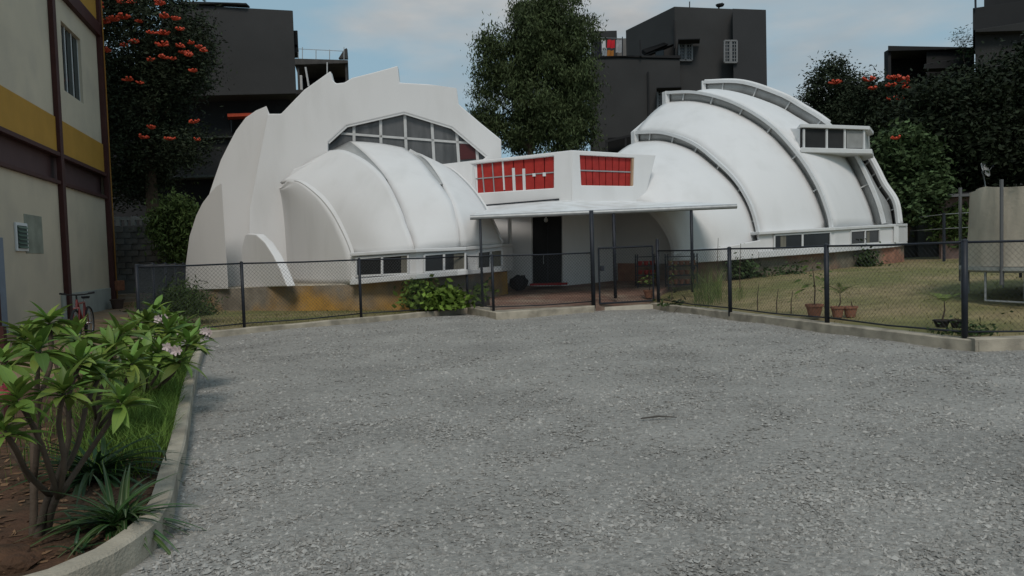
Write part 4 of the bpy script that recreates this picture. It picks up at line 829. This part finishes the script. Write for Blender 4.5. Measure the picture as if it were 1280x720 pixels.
# ------------------------------------------------------------------ pots, plants on the lawn
terra = mat('terracotta', (.26, .12, .075), .85, .25, 8, .2); blackpot = mat('black_plastic', (.02, .018, .017), .6, .3, 8)
lfm = leafmat('pot_leaf', (.10, .14, .035), island=.4)
def potted(px, py, d, pr, ph, m, label, ht, kind, seed, z=None, name='potted_plant'):
    c = P(px, py, d); c.z = h_right(c.x, c.y) if z is None else z
    r = random.Random(seed); t = thing(name, c, label, 'potted plant')
    MB().lathe(c, [(.001, 0), (pr*.66, 0), (pr*.95, ph*.8), (pr*1.08, ph*.82), (pr*1.08, ph), (pr*.93, ph), (pr*.88, ph*.85), (.001, ph*.85)], 18).obj('pot', m, t, smooth=False)
    MB().lathe(c+Vector((0, 0, ph*.84)), [(.001, .01), (pr*.9, .008), (pr*.9, -.02)], 14).obj('soil', soilm, t)
    top = c+Vector((r.uniform(-.05, .05), 0, ht))
    if ht: MB().tube([c+Vector((0, 0, ph*.7)), c.lerp(top, .5)+Vector((.03, 0, .05)), top], [.014, .011, .006], 6).obj('stem', barkm, t)
    if kind == 'bush':
        for k in range(34):
            a = r.random()*6.28; zz = ph+(ht-ph)*r.uniform(.35, 1.1); st_ = c+Vector((0, 0, zz)); d_ = Vector((math.cos(a), math.sin(a), r.uniform(-.2, .5)))
            place(potleaf, 'leaf', t, st_+d_*r.uniform(.02, .22), d_, r.uniform(-1, 1), r.uniform(.1, .17))
    if kind == 'palm':
        for k in range(11):
            a = 6.28*k/11+r.random()*.3; d_ = Vector((math.cos(a), math.sin(a), r.uniform(.25, 1.2))).normalized(); place(frondm, 'frond', t, top, d_, 0, r.uniform(.28, .4))
    return t
potleaf = leafmesh('pot_leaf', 1, .42, .5, .15, lfm, 5)
v = []; f = []
for i in range(18):                                                   # a feathered palm frond
    t_ = i/17; x_ = t_; z_ = -.35*t_*t_
    for s_ in (-1, 1):
        o_ = len(v); ll = .22*math.sin(math.pi*min(1, .15+t_*.8)); v += [(x_-.012, 0, z_), (x_+.012, 0, z_), (x_+.1, s_*ll, z_-.05)]; f.append((o_, o_+1, o_+2))
frondm = bpy.data.meshes.new('frond'); frondm.from_pydata(v, [], f); frondm.materials.append(lfm)
potted(1018, 392, 13.95, .155, .24, terra, 'widest terracotta pot with a leafy sapling, left of the middle lawn post', .95, 'bush', 51, z=.2)
potted(1047, 396, 13.75, .12, .2, terra, 'terracotta pot with a slim palm seedling, just right of the middle lawn post', .45, 'palm', 52, z=.2)
potted(1063, 396, 13.7, .125, .2, terra, 'terracotta pot with only bare twigs, rightmost of the three clay pots', .3, '', 53, z=.2)
potted(1177, 408, 11.6, .12, .12, blackpot, 'black pot with a small fan palm left of the corner post', .42, 'palm', 54, z=.2)
potted(1196, 408, 11.45, .1, .13, blackpot, 'black pot with no tall plant, tucked beside the corner post', .16, '', 55, z=.2)
potted(811, 374, 20.2, .14, .22, terra, 'terracotta pot with green leaves behind the hinge post of the gate', .6, 'bush', 56, z=.25)
tree('ground_plant', G(1218, 418, .15), [(1212, 417, 10.9, (.16, .12, .06)), (1222, 420, 10.85, (.12, .1, .05)), (1200, 421, 10.9, (.12, .1, .05))], 420, .035, dk2, 'low green creeper at the foot of the corner post', .005, 0, 57, .5, 0, limbs=2, cat='plant')
tree('ground_plant', G(842, 386, .1), [(842, 385, 18.8, (.16, .1, .06)), (850, 381, 18.9, (.12, .1, .05))], 160, .06, dk2, 'small dark weed on the kerb right of the gate', .005, 0, 58, .5, 0, limbs=2, cat='plant')
def sapling(px, py, d, ht, n, label, seed, m=lfm, leaf=.08):
    c = P(px, py, d); c.z = h_right(c.x, c.y)-.02; r = random.Random(seed); t = thing('sapling', c, label, 'plant'); top = c+Vector((.04, 0, ht))
    MB().tube([c, c.lerp(top, .5)+Vector((-.02, 0, 0)), top], [.012, .01, .005], 6).obj('stem', barkm, t)
    for k in range(n):
        a = r.random()*6.28; s_ = c.lerp(top, r.uniform(.25, 1)); d_ = Vector((math.cos(a), math.sin(a), r.uniform(0, .8))); place(potleaf, 'leaf', t, s_+d_*r.uniform(0, .06), d_, 0, leaf*r.uniform(.7, 1.3))
sapling(947, 385, 16.0, .62, 14, 'reddish twiggy sapling right of the first lawn post', 61, leafmat('red_leaf', (.10, .06, .04)))
sapling(971, 392, 15.2, .55, 12, 'thin sapling midway between two lawn fence posts', 62); sapling(989, 394, 14.9, .5, 12, 'thin sapling close left of the widest clay pot', 63)
sapling(840, 372, 19.8, 1.15, 46, 'yellowing leafy sapling before the pot rack', 64, leafmat('yellow_leaf', (.22, .20, .04)), .11)
sapling(897, 360, 19.6, 1.5, 8, 'tall bare twig rising through the fence left of the first lawn post', 65)
sapling(925, 360, 19.2, 1.3, 6, 'tall bare twig rising through the fence above the first lawn post', 66)
# racks
def rack(px, d, w_, lev, label, seed, zb=.32):
    c = P(px, 360, d); c.z = zb; r = random.Random(seed); t = thing('plant_rack', c, label, 'rack'); H_ = 1.02; D_ = .35
    for sx in (-1, 1):
        for sy in (-1, 1): MB().bar(c+Vector((sx*w_/2, sy*D_/2, 0)), c+Vector((sx*w_/2, sy*D_/2, H_)), .03).obj('leg', postm, t)
    for k in range(lev):
        z = .12+(H_-.2)*k/(lev-1); sh = MB()
        for j in range(5): sh.bar(c+Vector((-w_/2, -D_/2+D_*j/4, z)), c+Vector((w_/2, -D_/2+D_*j/4, z)), .022)
        sh.obj('shelf', postm, t)
    return t, c
tr_, rc = rack(808, 22.0, .56, 4, 'dark metal rack with small red pots behind the gate', 71, .42)
tr2, rc2 = rack(852, 21.6, .85, 4, 'wider dark rack holding rows of clay pots, right of the gate post', 72, .40)
pm = MB().lathe((0, 0, 0), [(.001, 0), (.05, 0), (.075, .1), (.085, .1), (.085, .13), (.07, .13), (.06, .09), (.001, .09)], 12)
redpot = mat('red_pot', (.33, .035, .03), .6, .2, 8); me_a = bpy.data.meshes.new('flower_pot'); me_a.from_pydata(pm.v, [], pm.f); me_a.materials.append(terra); me_b = me_a.copy(); me_b.materials.clear(); me_b.materials.append(redpot)
def sit(me, loc, label, group):
    o = link('flower_pot', me); o.location = loc; tag(o, label, 'pot', group)
for k in range(3):
    z = .12+.82*k/3+.02
    for j in range(3): sit(me_b if k > 0 else me_a, rc+Vector((-.18+.18*j, -.02, z)), ['left', 'middle', 'right'][j]+[' small clay pot on the lowest shelf of the narrow rack', ' small red pot on the second shelf of the narrow rack', ' small red pot on the third shelf of the narrow rack'][k], ['clay pots low on the narrow rack', 'red pots on its second shelf', 'red pots on its third shelf'][k])
    for j in range(5): sit(me_a, rc2+Vector((-.34+.17*j, -.02, z)), ['leftmost', 'second from left', 'middle', 'second from right', 'rightmost'][j]+' small clay pot on the '+['lowest', 'second', 'third'][k]+' shelf of the wide rack', ['clay pots low on the wide rack', 'clay pots on the wide rack second shelf', 'clay pots on the wide rack third shelf'][k])
# doormat and black bundle
a, b, c_, d_ = P(664, 355.5, 23.3), P(708, 356.5, 23.2), P(708, 352, 23.7), P(664, 351.5, 23.8)
zz = .62; o = MB().slab([Vector((p.x, p.y, zz)) for p in (Vector((.55, 22.75, 0)), Vector((1.7, 22.65, 0)), Vector((1.75, 23.2, 0)), Vector((.6, 23.3, 0)))], (0, 0, -.05)).obj('doormat', mat('red_mat', (.32, .03, .03), .95, .2, 30)); tag(o, 'red doormat before the black door', 'doormat')
bm = bmesh.new(); bmesh.ops.create_icosphere(bm, subdivisions=4, radius=.27); rr = random.Random(4)
from mathutils import noise as mnoise
for v_ in bm.verts: k = 1+.22*mnoise.noise(v_.co*7)+.1*mnoise.noise(v_.co*20); v_.co = Vector((v_.co.x*k*1.05, v_.co.y*k*.8, v_.co.z*k*.85))
me = bpy.data.meshes.new('bundle'); bm.to_mesh(me); bm.free(); me.materials.append(mat('black_cloth', (.018, .016, .018), .8, .4, 15)); me.polygons.foreach_set('use_smooth', [True]*len(me.polygons))
o = link('bundle', me); o.location = (.22, 22.6, .68); tag(o, 'crumpled dark bundle lying left of the black door', 'bundle')
# stick on the gravel
sp0, sp1 = G(801, 523, .03), G(846, 521.5, .03); o = MB().tube([sp0, sp0.lerp(sp1, .5)+Vector((0, .02, .01)), sp1], [.007, .009, .004], 8).obj('stick', mat('dark_stick', (.09, .08, .07), .9)); tag(o, 'thin dark stick lying on the gravel', 'stick')
# ------------------------------------------------------------------ trampoline
tcn = P(1334, 350, 13.6); tcn.z = h_right(tcn.x, tcn.y)-.02; TR = thing('trampoline', tcn, 'round trampoline with a beige safety net on the lawn at the right edge', 'trampoline'); Rr = 1.66
net = mat('beige_net', (.48, .42, .33), .9, .12, 1.2, .3, 15, col2=(.40, .35, .28), s2=1.5)
ring = [tcn+Vector((Rr*math.cos(a), Rr*math.sin(a), .55)) for a in np.linspace(0, 2*math.pi, 41)]
MB().tube(ring, .04, 8, False).obj('frame_ring', galv, TR, smooth=True)
MB().lathe(tcn+Vector((0, 0, .58)), [(.01, 0), (Rr-.25, -.01)], 40).obj('jumping_mat', mat('black_mat', (.02, .02, .02), .8), TR)
MB().lathe(tcn+Vector((0, 0, .6)), [(Rr-.27, 0), (Rr+.05, .01), (Rr+.06, -.05)], 40).obj('edge_pad', mat('pale_pad', (.3, .3, .27), .8, .2, 3), TR)
nm = MB(); K = 72; zs = [.62, .8, 1.2, 1.6, 1.95, 2.08]
for j, z in enumerate(zs):
    for k in range(K):
        a = 2*math.pi*k/K; pole = abs(math.sin(a*3)); rad = Rr-.02-(.10*(z-.6)/1.5)-.06*math.sin(math.pi*j/5)*pole+.025*math.sin(k*1.9+j)+(.0 if j < 5 else -.02); nm.v.append((tcn.x+rad*math.cos(a), tcn.y+rad*math.sin(a), tcn.z+z+(-.07*pole if j == 5 else 0)))
for j in range(5):
    for k in range(K): nm.f.append((j*K+k, j*K+(k+1) % K, (j+1)*K+(k+1) % K, (j+1)*K+k))
nm.obj('safety_net', net, TR, smooth=True)
for k in range(6):
    a = math.pi*k/3+.35; p = tcn+Vector((math.cos(a)*(Rr+.04), math.sin(a)*(Rr+.04), 0)); MB().tube([p+Vector((0, 0, .3)), p+Vector((0, 0, 2.15))], .03, 8).obj('pole', mat('pole_grey', (.12, .12, .12), .5), TR)
    a0, a1 = a-.22, a+.22; q0, q1 = [tcn+Vector((math.cos(x)*Rr, math.sin(x)*Rr, 0)) for x in (a0, a1)]
    MB().tube([q0+Vector((0, 0, .55)), q0, q1, q1+Vector((0, 0, .55))], .024, 8).obj('leg', galv, TR)
# ------------------------------------------------------------------ walls and buildings behind
def wallbox(px0, px1, pyt, d0, d1, zb, th, name, label, m, cat='wall', pyt1=None):
    A, C = P(px0, pyt, d0), P(px1, pyt1 if pyt1 is not None else pyt, d1); n = pnorm(A, C); n = -n if n.y > 0 else n
    t = thing(name, Vector((A.x, A.y, zb)), label, cat); 
    MB().slab([A, C, Vector((C.x, C.y, zb)), Vector((A.x, A.y, zb))], -n*th).obj('wall', m, t, bevel=.02); return t, A, C, n
t, A, C, n = wallbox(120, 232, 283, 28.8, 29.3, 0, .25, 'block_wall', 'grey block boundary wall between the painted building and left dome', wallm)
nb = 0; L_w = (C-A).length
for row in range(9):                                                    # individual courses of blocks
    z = A.z-.14-row*.235
    for k in range(int(L_w/.5)):
        s = (k+.5*(row % 2))*.5+.05
        if s+.46 > L_w or z < .1: continue
        p = A.lerp(C, (s+.23)/L_w); k_ = random.uniform(.012, .03)
        if nb == 0: bme = MB().box((0, 0, 0), (.47, .05, .205)).obj('block', wallm, t, bevel=0); bme.location = Vector((p.x, p.y, z))+n*k_-t.location; nb = 1; b0_ = bme
        else: o = b0_.copy(); COL.objects.link(o); o.location = Vector((p.x, p.y, z))+n*k_-t.location
bal = thing('balustrade', A, 'pale concrete balustrade on top of the grey block wall', 'balustrade'); pale = mat('pale_concrete', (.2, .2, .19), .9, .2, 3)
AA, CC = P(120, 281, 28.85), P(186, 281, 29.1); MB().bar(P(120, 273.5, 28.85), P(186, 273, 29.1), .12).obj('rail', pale, bal)
for k in range(8): a = AA.lerp(CC, k/7); MB().bar(Vector((a.x, a.y, A.z)), Vector((a.x, a.y, A.z+.36)), .16 if k % 2 else .09).obj('baluster', pale, bal)
for i in range(3): MB().box((P(150, 350, 27).x+.4*i, 27.0+.5*i, .1+.13*i), (2.8, .5, .26)).obj('step', pathm, None).__setitem__('kind', 'structure')
o = MB().box(tuple(P(144, 357, 27)), (.5, .4, .36)).obj('brick_stack', mat('brick_red', (.22, .09, .05), .9, .3, 8), bevel=.02); o.location.z = .0; tag(o, 'small stack of red bricks by the corner of the painted building', 'brick stack')
o2 = MB().lathe((0, 0, 0), [(.01, 0), (.16, 0), (.22, .3), (.24, .3), (.24, .34), (.19, .34), (.17, .25), (.01, .25)], 14).obj('bucket', mat('brown_bucket', (.07, .045, .035), .8)); pp = G(147, 386, .05); o2.location = pp; tag(o2, 'small brown bucket at the far corner of the painted building', 'bucket')
t, A, C, n = wallbox(1120, 1290, 262, 33, 33, .3, .25, 'boundary_wall', 'long grey concrete boundary wall behind the lawn at right', wallm, pyt1=256)
for k in range(7):
    a = A.lerp(C, k/6); MB().box((a.x, a.y-.06, (a.z+.3)/2+.0), (.22, .2, a.z-.25)).obj('pier', wallm, t)
# shed roof behind trampoline and the dish
sh = thing('shed', P(1240, 300, 29), 'low shed with a dark sheet roof and pink wall behind the trampoline', 'shed')
a, b = P(1186, 243, 28), P(1330, 237, 27); MB().slab([a, b, b+Vector((0, 3, .3)), a+Vector((0, 3, .3))], (0, 0, -.08)).obj('roof', mat('dark_sheet', (.03, .03, .03), .6), sh)
MB().bar(a-Vector((0, 0, .05)), b-Vector((0, 0, .05)), .1).obj('roof_edge', mat('roof_edge_grey', (.12, .12, .12), .7), sh)
MB().slab([a+Vector((0, .5, -.1)), b+Vector((0, .5, -.1)), Vector((b.x, b.y+.5, .5)), Vector((a.x, a.y+.5, .5))], (0, .15, 0)).obj('wall', mat('pink_wall', (.22, .15, .13), .9, .2, 2), sh)
dc = P(1229, 213, 28.5); ds = thing('satellite_dish', P(1229, 238, 28.5), 'pale satellite dish on the shed roof, against the black trees', 'satellite dish'); dd = Vector((.55, -.75, .35)).normalized()
x_ = dd.cross(Vector((0, 0, 1))).normalized(); y_ = x_.cross(dd); v = []; f = []
for i in range(5):
    for k in range(18): a_ = 6.283*k/18; rr_ = .3*i/4; v.append(dc+(x_*math.cos(a_)+y_*math.sin(a_))*rr_+dd*(.9*rr_*rr_))
for i in range(4):
    for k in range(18): f.append((i*18+k, i*18+(k+1) % 18, i*18+18+(k+1) % 18, i*18+18+k))
dm_ = MB().add(v, f).obj('dish', mat('dish_grey', (.7, .7, .69), .5), ds, smooth=True); sd = dm_.modifiers.new('t', 'SOLIDIFY'); sd.thickness = .02
MB().tube([P(1233, 240, 28.5), P(1230, 222, 28.5), dc-dd*.05], .025, 6).obj('mast', galv, ds); MB().tube([dc-Vector((0, 0, .28)), dc+dd*.35], .012, 6).obj('feed_arm', galv, ds); MB().lathe(dc+dd*.36-Vector((0, 0, .04)), [(.001, 0), (.035, 0), (.035, .08), (.001, .08)], 8).obj('receiver', postm, ds)
# charcoal buildings
def block(root, name, px0, px1, pyt, pyb, d0, depth, m, d1=None, pyt1=None, pyb1=None, bevel=.03):
    A = P(px0, pyt, d0); C = P(px1, pyt1 or pyt, d1 or d0); lo = P(px0, pyb, d0).z; z1 = max(A.z, C.z) if pyt1 is None else None
    zA, zC = (A.z, C.z) if pyt1 is not None else (A.z, A.z)
    n = pnorm(A, C); n = -n if n.y > 0 else n
    o_ = (C if px0+px1 < 1280 else A)-CAM; o_.z = 0; o_.normalize(); n = -o_ if depth > .5 else n
    return MB().slab([Vector((A.x, A.y, zA)), Vector((C.x, C.y, zC)), Vector((C.x, C.y, lo)), Vector((A.x, A.y, lo))], -n*depth).obj(name, m, root, bevel=bevel), A, C, n
b1 = thing('charcoal_house', P(290, 320, 37), 'charcoal grey house with an overhanging upper floor behind the left dome', 'building')
block(b1, 'upper_floor', 200, 366, 4, 121, 36, 8, bgrey, pyt1=13, d1=36.2); block(b1, 'lower_floor', 90, 362, 118, 300, 37.5, 7, bdark)
block(b1, 'ledge', 190, 366, 173, 175, 36.9, .7, mat('ledge_grey', (.05, .055, .05), .9)); block(b1, 'ledge', 190, 366, 221, 224, 36.7, .9, MATS['ledge_grey'])
block(b1, 'mid_wall', 205, 300, 176, 221, 37.2, .2, mat('mid_render', (.03, .03, .03), .9, .2, 1))
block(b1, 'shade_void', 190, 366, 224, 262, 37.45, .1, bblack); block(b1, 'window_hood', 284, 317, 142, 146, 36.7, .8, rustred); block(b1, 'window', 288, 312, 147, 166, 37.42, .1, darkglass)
block(b1, 'window', 226, 236, 30, 46, 35.95, .1, darkglass); block(b1, 'upper_window', 262, 266, 50, 80, 35.93, .1, darkglass)
block(b1, 'roof_coping', 222, 308, 1.5, 6, 35.9, .5, MATS['mid_render'], pyt1=6); block(b1, 'corner_rubble', 364, 372, 38, 60, 36.8, .8, bdark); block(b1, 'parapet_step', 366, 372, 55, 66, 36.8, 1, bdark)
b2 = thing('unfinished_house', P(400, 300, 46), 'unfinished concrete floor with open dark bays beyond the charcoal house', 'building')
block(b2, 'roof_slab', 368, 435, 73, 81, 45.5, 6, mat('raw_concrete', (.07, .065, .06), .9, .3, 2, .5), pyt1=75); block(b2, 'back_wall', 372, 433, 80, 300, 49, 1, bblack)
block(b2, 'floor_slab', 370, 434, 112, 118, 45.6, 6, MATS['raw_concrete'])
for px in (371, 431): block(b2, 'column', px, px+2.4, 80, 114, 45.7, .3, MATS['raw_concrete'])
block(b2, 'window_frame', 372, 377.5, 94, 113, 45.8, .1, mullm); block(b2, 'lower_body', 370, 434, 118, 300, 46, 6, bdark)
MB().bar(P(382, 84, 45.6), P(386, 108, 45.6), .1).obj('prop', mullm, b2); MB().bar(P(409, 78, 45.4), P(409, 95, 45.4), .06).obj('prop', mullm, b2)
rl = MB(); 
for px in (373, 378, 395, 412, 430): rl.bar(P(px, 75, 45.7), P(px, 59 if px in (378, 430) else 62, 45.7), .04)
rl.bar(P(371, 61, 45.7), P(430, 64, 45.7), .03); rl.obj('roof_railing', galv, b2); MB().slab([P(423, 73, 46), P(434, 73, 46), P(433, 60, 46), P(430, 62, 46)], (0, .3, 0)).obj('roof_tank', MATS['raw_concrete'], b2)
b3 = thing('charcoal_apartment', P(850, 300, 42), 'large charcoal grey apartment block with barred windows behind the right dome', 'building')
block(b3, 'lower_wing', 735, 850, 71, 300, 41.8, 9, bgrey, pyt1=74); o, A, C, n = block(b3, 'upper_floor', 843, 917, 8, 300, 42.2, 9, bgrey, pyt1=11)
sd_, A2, C2, n2 = block(b3, 'side_wall', 782, 843, 38, 80, 46.5, .3, bgrey, d1=42.2, pyt1=8); block(b3, 'upper_back', 790, 850, 40, 80, 47, 6, bgrey)
block(b3, 'stair_tower', 915.5, 957.5, 10.5, 300, 41.5, 8, mat('tower_render', (.040, .040, .041), .9, .1, .4, .2, 8), pyt1=12)
def bwin(x0, y0, x1, y1, d, hood=True):
    w_, A, C, n = block(b3, 'window', x0, x1, y0, y1, d, .06, darkglass, bevel=0); q_ = lambda x, y: P(x, y, d-.03)
    fr = MB(); wf = mat('window_frame_grey', (.18, .18, .18), .7)
    for a, b in (((x0, y0), (x1, y0)), ((x1, y0), (x1, y1)), ((x1, y1), (x0, y1)), ((x0, y1), (x0, y0)), (((x0+x1)/2, y0), ((x0+x1)/2, y1))): fr.bar(q_(*a), q_(*b), .09)
    fr.obj('frame', wf, w_); g = MB()
    for k in range(1, 6): y = y0+(y1-y0)*k/6; g.bar(q_(x0, y), q_(x1, y), .035)
    for k in range(1, 5): x = x0+(x1-x0)*k/5; g.bar(q_(x, y0), q_(x, y1), .035)
    g.obj('grille', wf, w_)
    if hood: block(b3, 'window_hood', x0-1.5, x1+10, y0-3.5, y0-1.5, d-.9, .9, bdark)
bwin(849, 51.5, 865, 75.5, 42.1); bwin(905.5, 51, 921, 78, 41.4, False); bwin(822, 112, 842, 140, 41.7)
block(b3, 'window', 819, 830, 56, 70.5, 43.2, .1, darkglass); MB().slab([P(803, 62, 43), P(830, 53, 42.6), P(835, 55, 42.6), P(808, 66, 43)], (0, .6, 0)).obj('window_hood', bdark, b3)
for x, y0, y1, d in ((810, 90, 145, 41.7), (842.5, 25, 60, 42.1), (800, 50, 70, 41.6)): MB().tube([P(x, y0, d), P(x+1, y1, d)], .06, 6).obj('drain_pipe', bdark, b3)
block(b3, 'parapet_coping', 735, 851, 70, 72.5, 41.7, .4, bdark, pyt1=73)
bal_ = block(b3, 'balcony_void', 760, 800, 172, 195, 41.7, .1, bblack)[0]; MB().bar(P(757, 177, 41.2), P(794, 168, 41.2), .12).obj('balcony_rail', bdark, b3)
for x, y in ((758, 178), (782, 171)): MB().bar(P(x, y, 41.2), P(x, y+20, 41.2), .1).obj('balcony_post', bdark, b3)
an = thing('rooftop_aerial', P(900, 12, 42), 'small bent aerial on the roof of the charcoal apartment block', 'aerial'); MB().tube([P(898, 13, 42.5), P(899, 7, 42.5), P(903, 4, 42.5)], .05, 6).obj('mast', bdark, an); MB().tube([P(862, 9, 42.5), P(862, 2, 42.5)], .03, 6).obj('rod', bdark, an); MB().lathe(P(900, 9, 42.5), [(.01, 0), (.2, .05), (.25, .15)], 10).obj('dish', bdark, an)
b4 = thing('rear_rooftop', P(755, 300, 52), 'distant grey rooftop room behind the hanging laundry', 'building'); block(b4, 'wall', 738, 771, 39, 300, 52, 5, bgrey); block(b4, 'door', 752, 757, 50, 66, 51.9, .1, mullm); block(b4, 'parapet', 770, 783, 48, 300, 54, 3, mat('pale_render', (.16, .15, .14), .9))
ll_ = thing('washing_line', P(760, 70, 43), 'washing line strung above the parapet of the charcoal block', 'washing line'); MB().tube([P(744, 47, 43), P(778, 48, 43)], .012, 4).obj('line', galv, ll_)
for x in (744, 778): MB().tube([P(x, 71, 43), P(x, 46, 43)], .03, 6).obj('pole', postm, ll_)
def cloth(x0, y0, x1, y1, col, nm_, lab):
    v = []; f = []; nx, nz_ = 8, 6
    for j in range(nz_+1):
        for i in range(nx+1): u, w_ = i/nx, j/nz_; p = P(x0+(x1-x0)*u, y0+(y1-y0)*w_, 42.95); v.append(p+Vector((0, .04*math.sin(u*11+w_*2), .02*math.sin(u*7))))
    for j in range(nz_):
        for i in range(nx): f.append((j*9+i, j*9+i+1, j*9+i+10, j*9+i+9))
    o = MB().add(v, f).obj(nm_, mat(nm_+str(x0), col, .9, .2, 3)); sd = o.modifiers.new('t', 'SOLIDIFY'); sd.thickness = .015; tag(o, lab, 'laundry')
cloth(759, 50, 768.5, 60, (.5, .02, .03), 'red_cloth', 'bright red cloth hanging on the rooftop washing line'); cloth(770, 50, 777, 66, (.35, .35, .36), 'white_cloth', 'pale cloth right of the red one on the washing line')
cloth(753, 60, 758.5, 70, (.3, .32, .34), 'grey_cloth', 'pale grey cloth low on the left of the washing line'); cloth(759, 63, 767, 70.5, (.35, .14, .03), 'orange_cloth', 'orange cloth just under the red one'); cloth(746, 52, 751, 69, (.02, .02, .03), 'black_cloth', 'black cloth at the left end of the washing line')
b5 = thing('flat_roof_house', P(1160, 300, 46), 'low black house with an open top room beyond the red flowering tree', 'building')
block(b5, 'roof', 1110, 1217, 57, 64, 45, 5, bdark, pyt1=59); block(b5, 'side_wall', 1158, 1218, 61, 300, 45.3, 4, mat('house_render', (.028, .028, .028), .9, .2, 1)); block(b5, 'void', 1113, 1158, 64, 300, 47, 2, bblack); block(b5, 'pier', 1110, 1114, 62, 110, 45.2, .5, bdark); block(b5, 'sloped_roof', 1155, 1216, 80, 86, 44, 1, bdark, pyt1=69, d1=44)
b6 = thing('corner_house', P(1260, 300, 40), 'dark multi storey house cut off by the right edge of the picture', 'building')
block(b6, 'lower_floor', 1219, 1330, 36, 300, 40.3, 6, mat('house_render2', (.03, .03, .029), .9, .2, 1), pyt1=20); block(b6, 'upper_floor', 1216, 1330, 10, 38, 40, 6, bdark, pyt1=-6); block(b6, 'top_floor', 1230, 1330, -30, 12, 41, 6, bdark, pyt1=-40)
block(b6, 'ledge', 1219, 1330, 37, 40, 39.7, .6, MATS['house_render'], pyt1=20); MB().tube([P(1219.5, 12, 39.9), P(1219, -20, 39.9)], .05, 6).obj('pole', postm, b6)
tree('bare_shrub', P(1207, 90, 43), [(1206, 52, 43.5, (.5, .5, .8)), (1210, 62, 43.5, (.4, .4, .5))], 500, .1, dk2, 'sparse shrub on the roof between the two dark houses at right', .04, -.2, 91, .2, 0, limbs=10, cat='shrub')
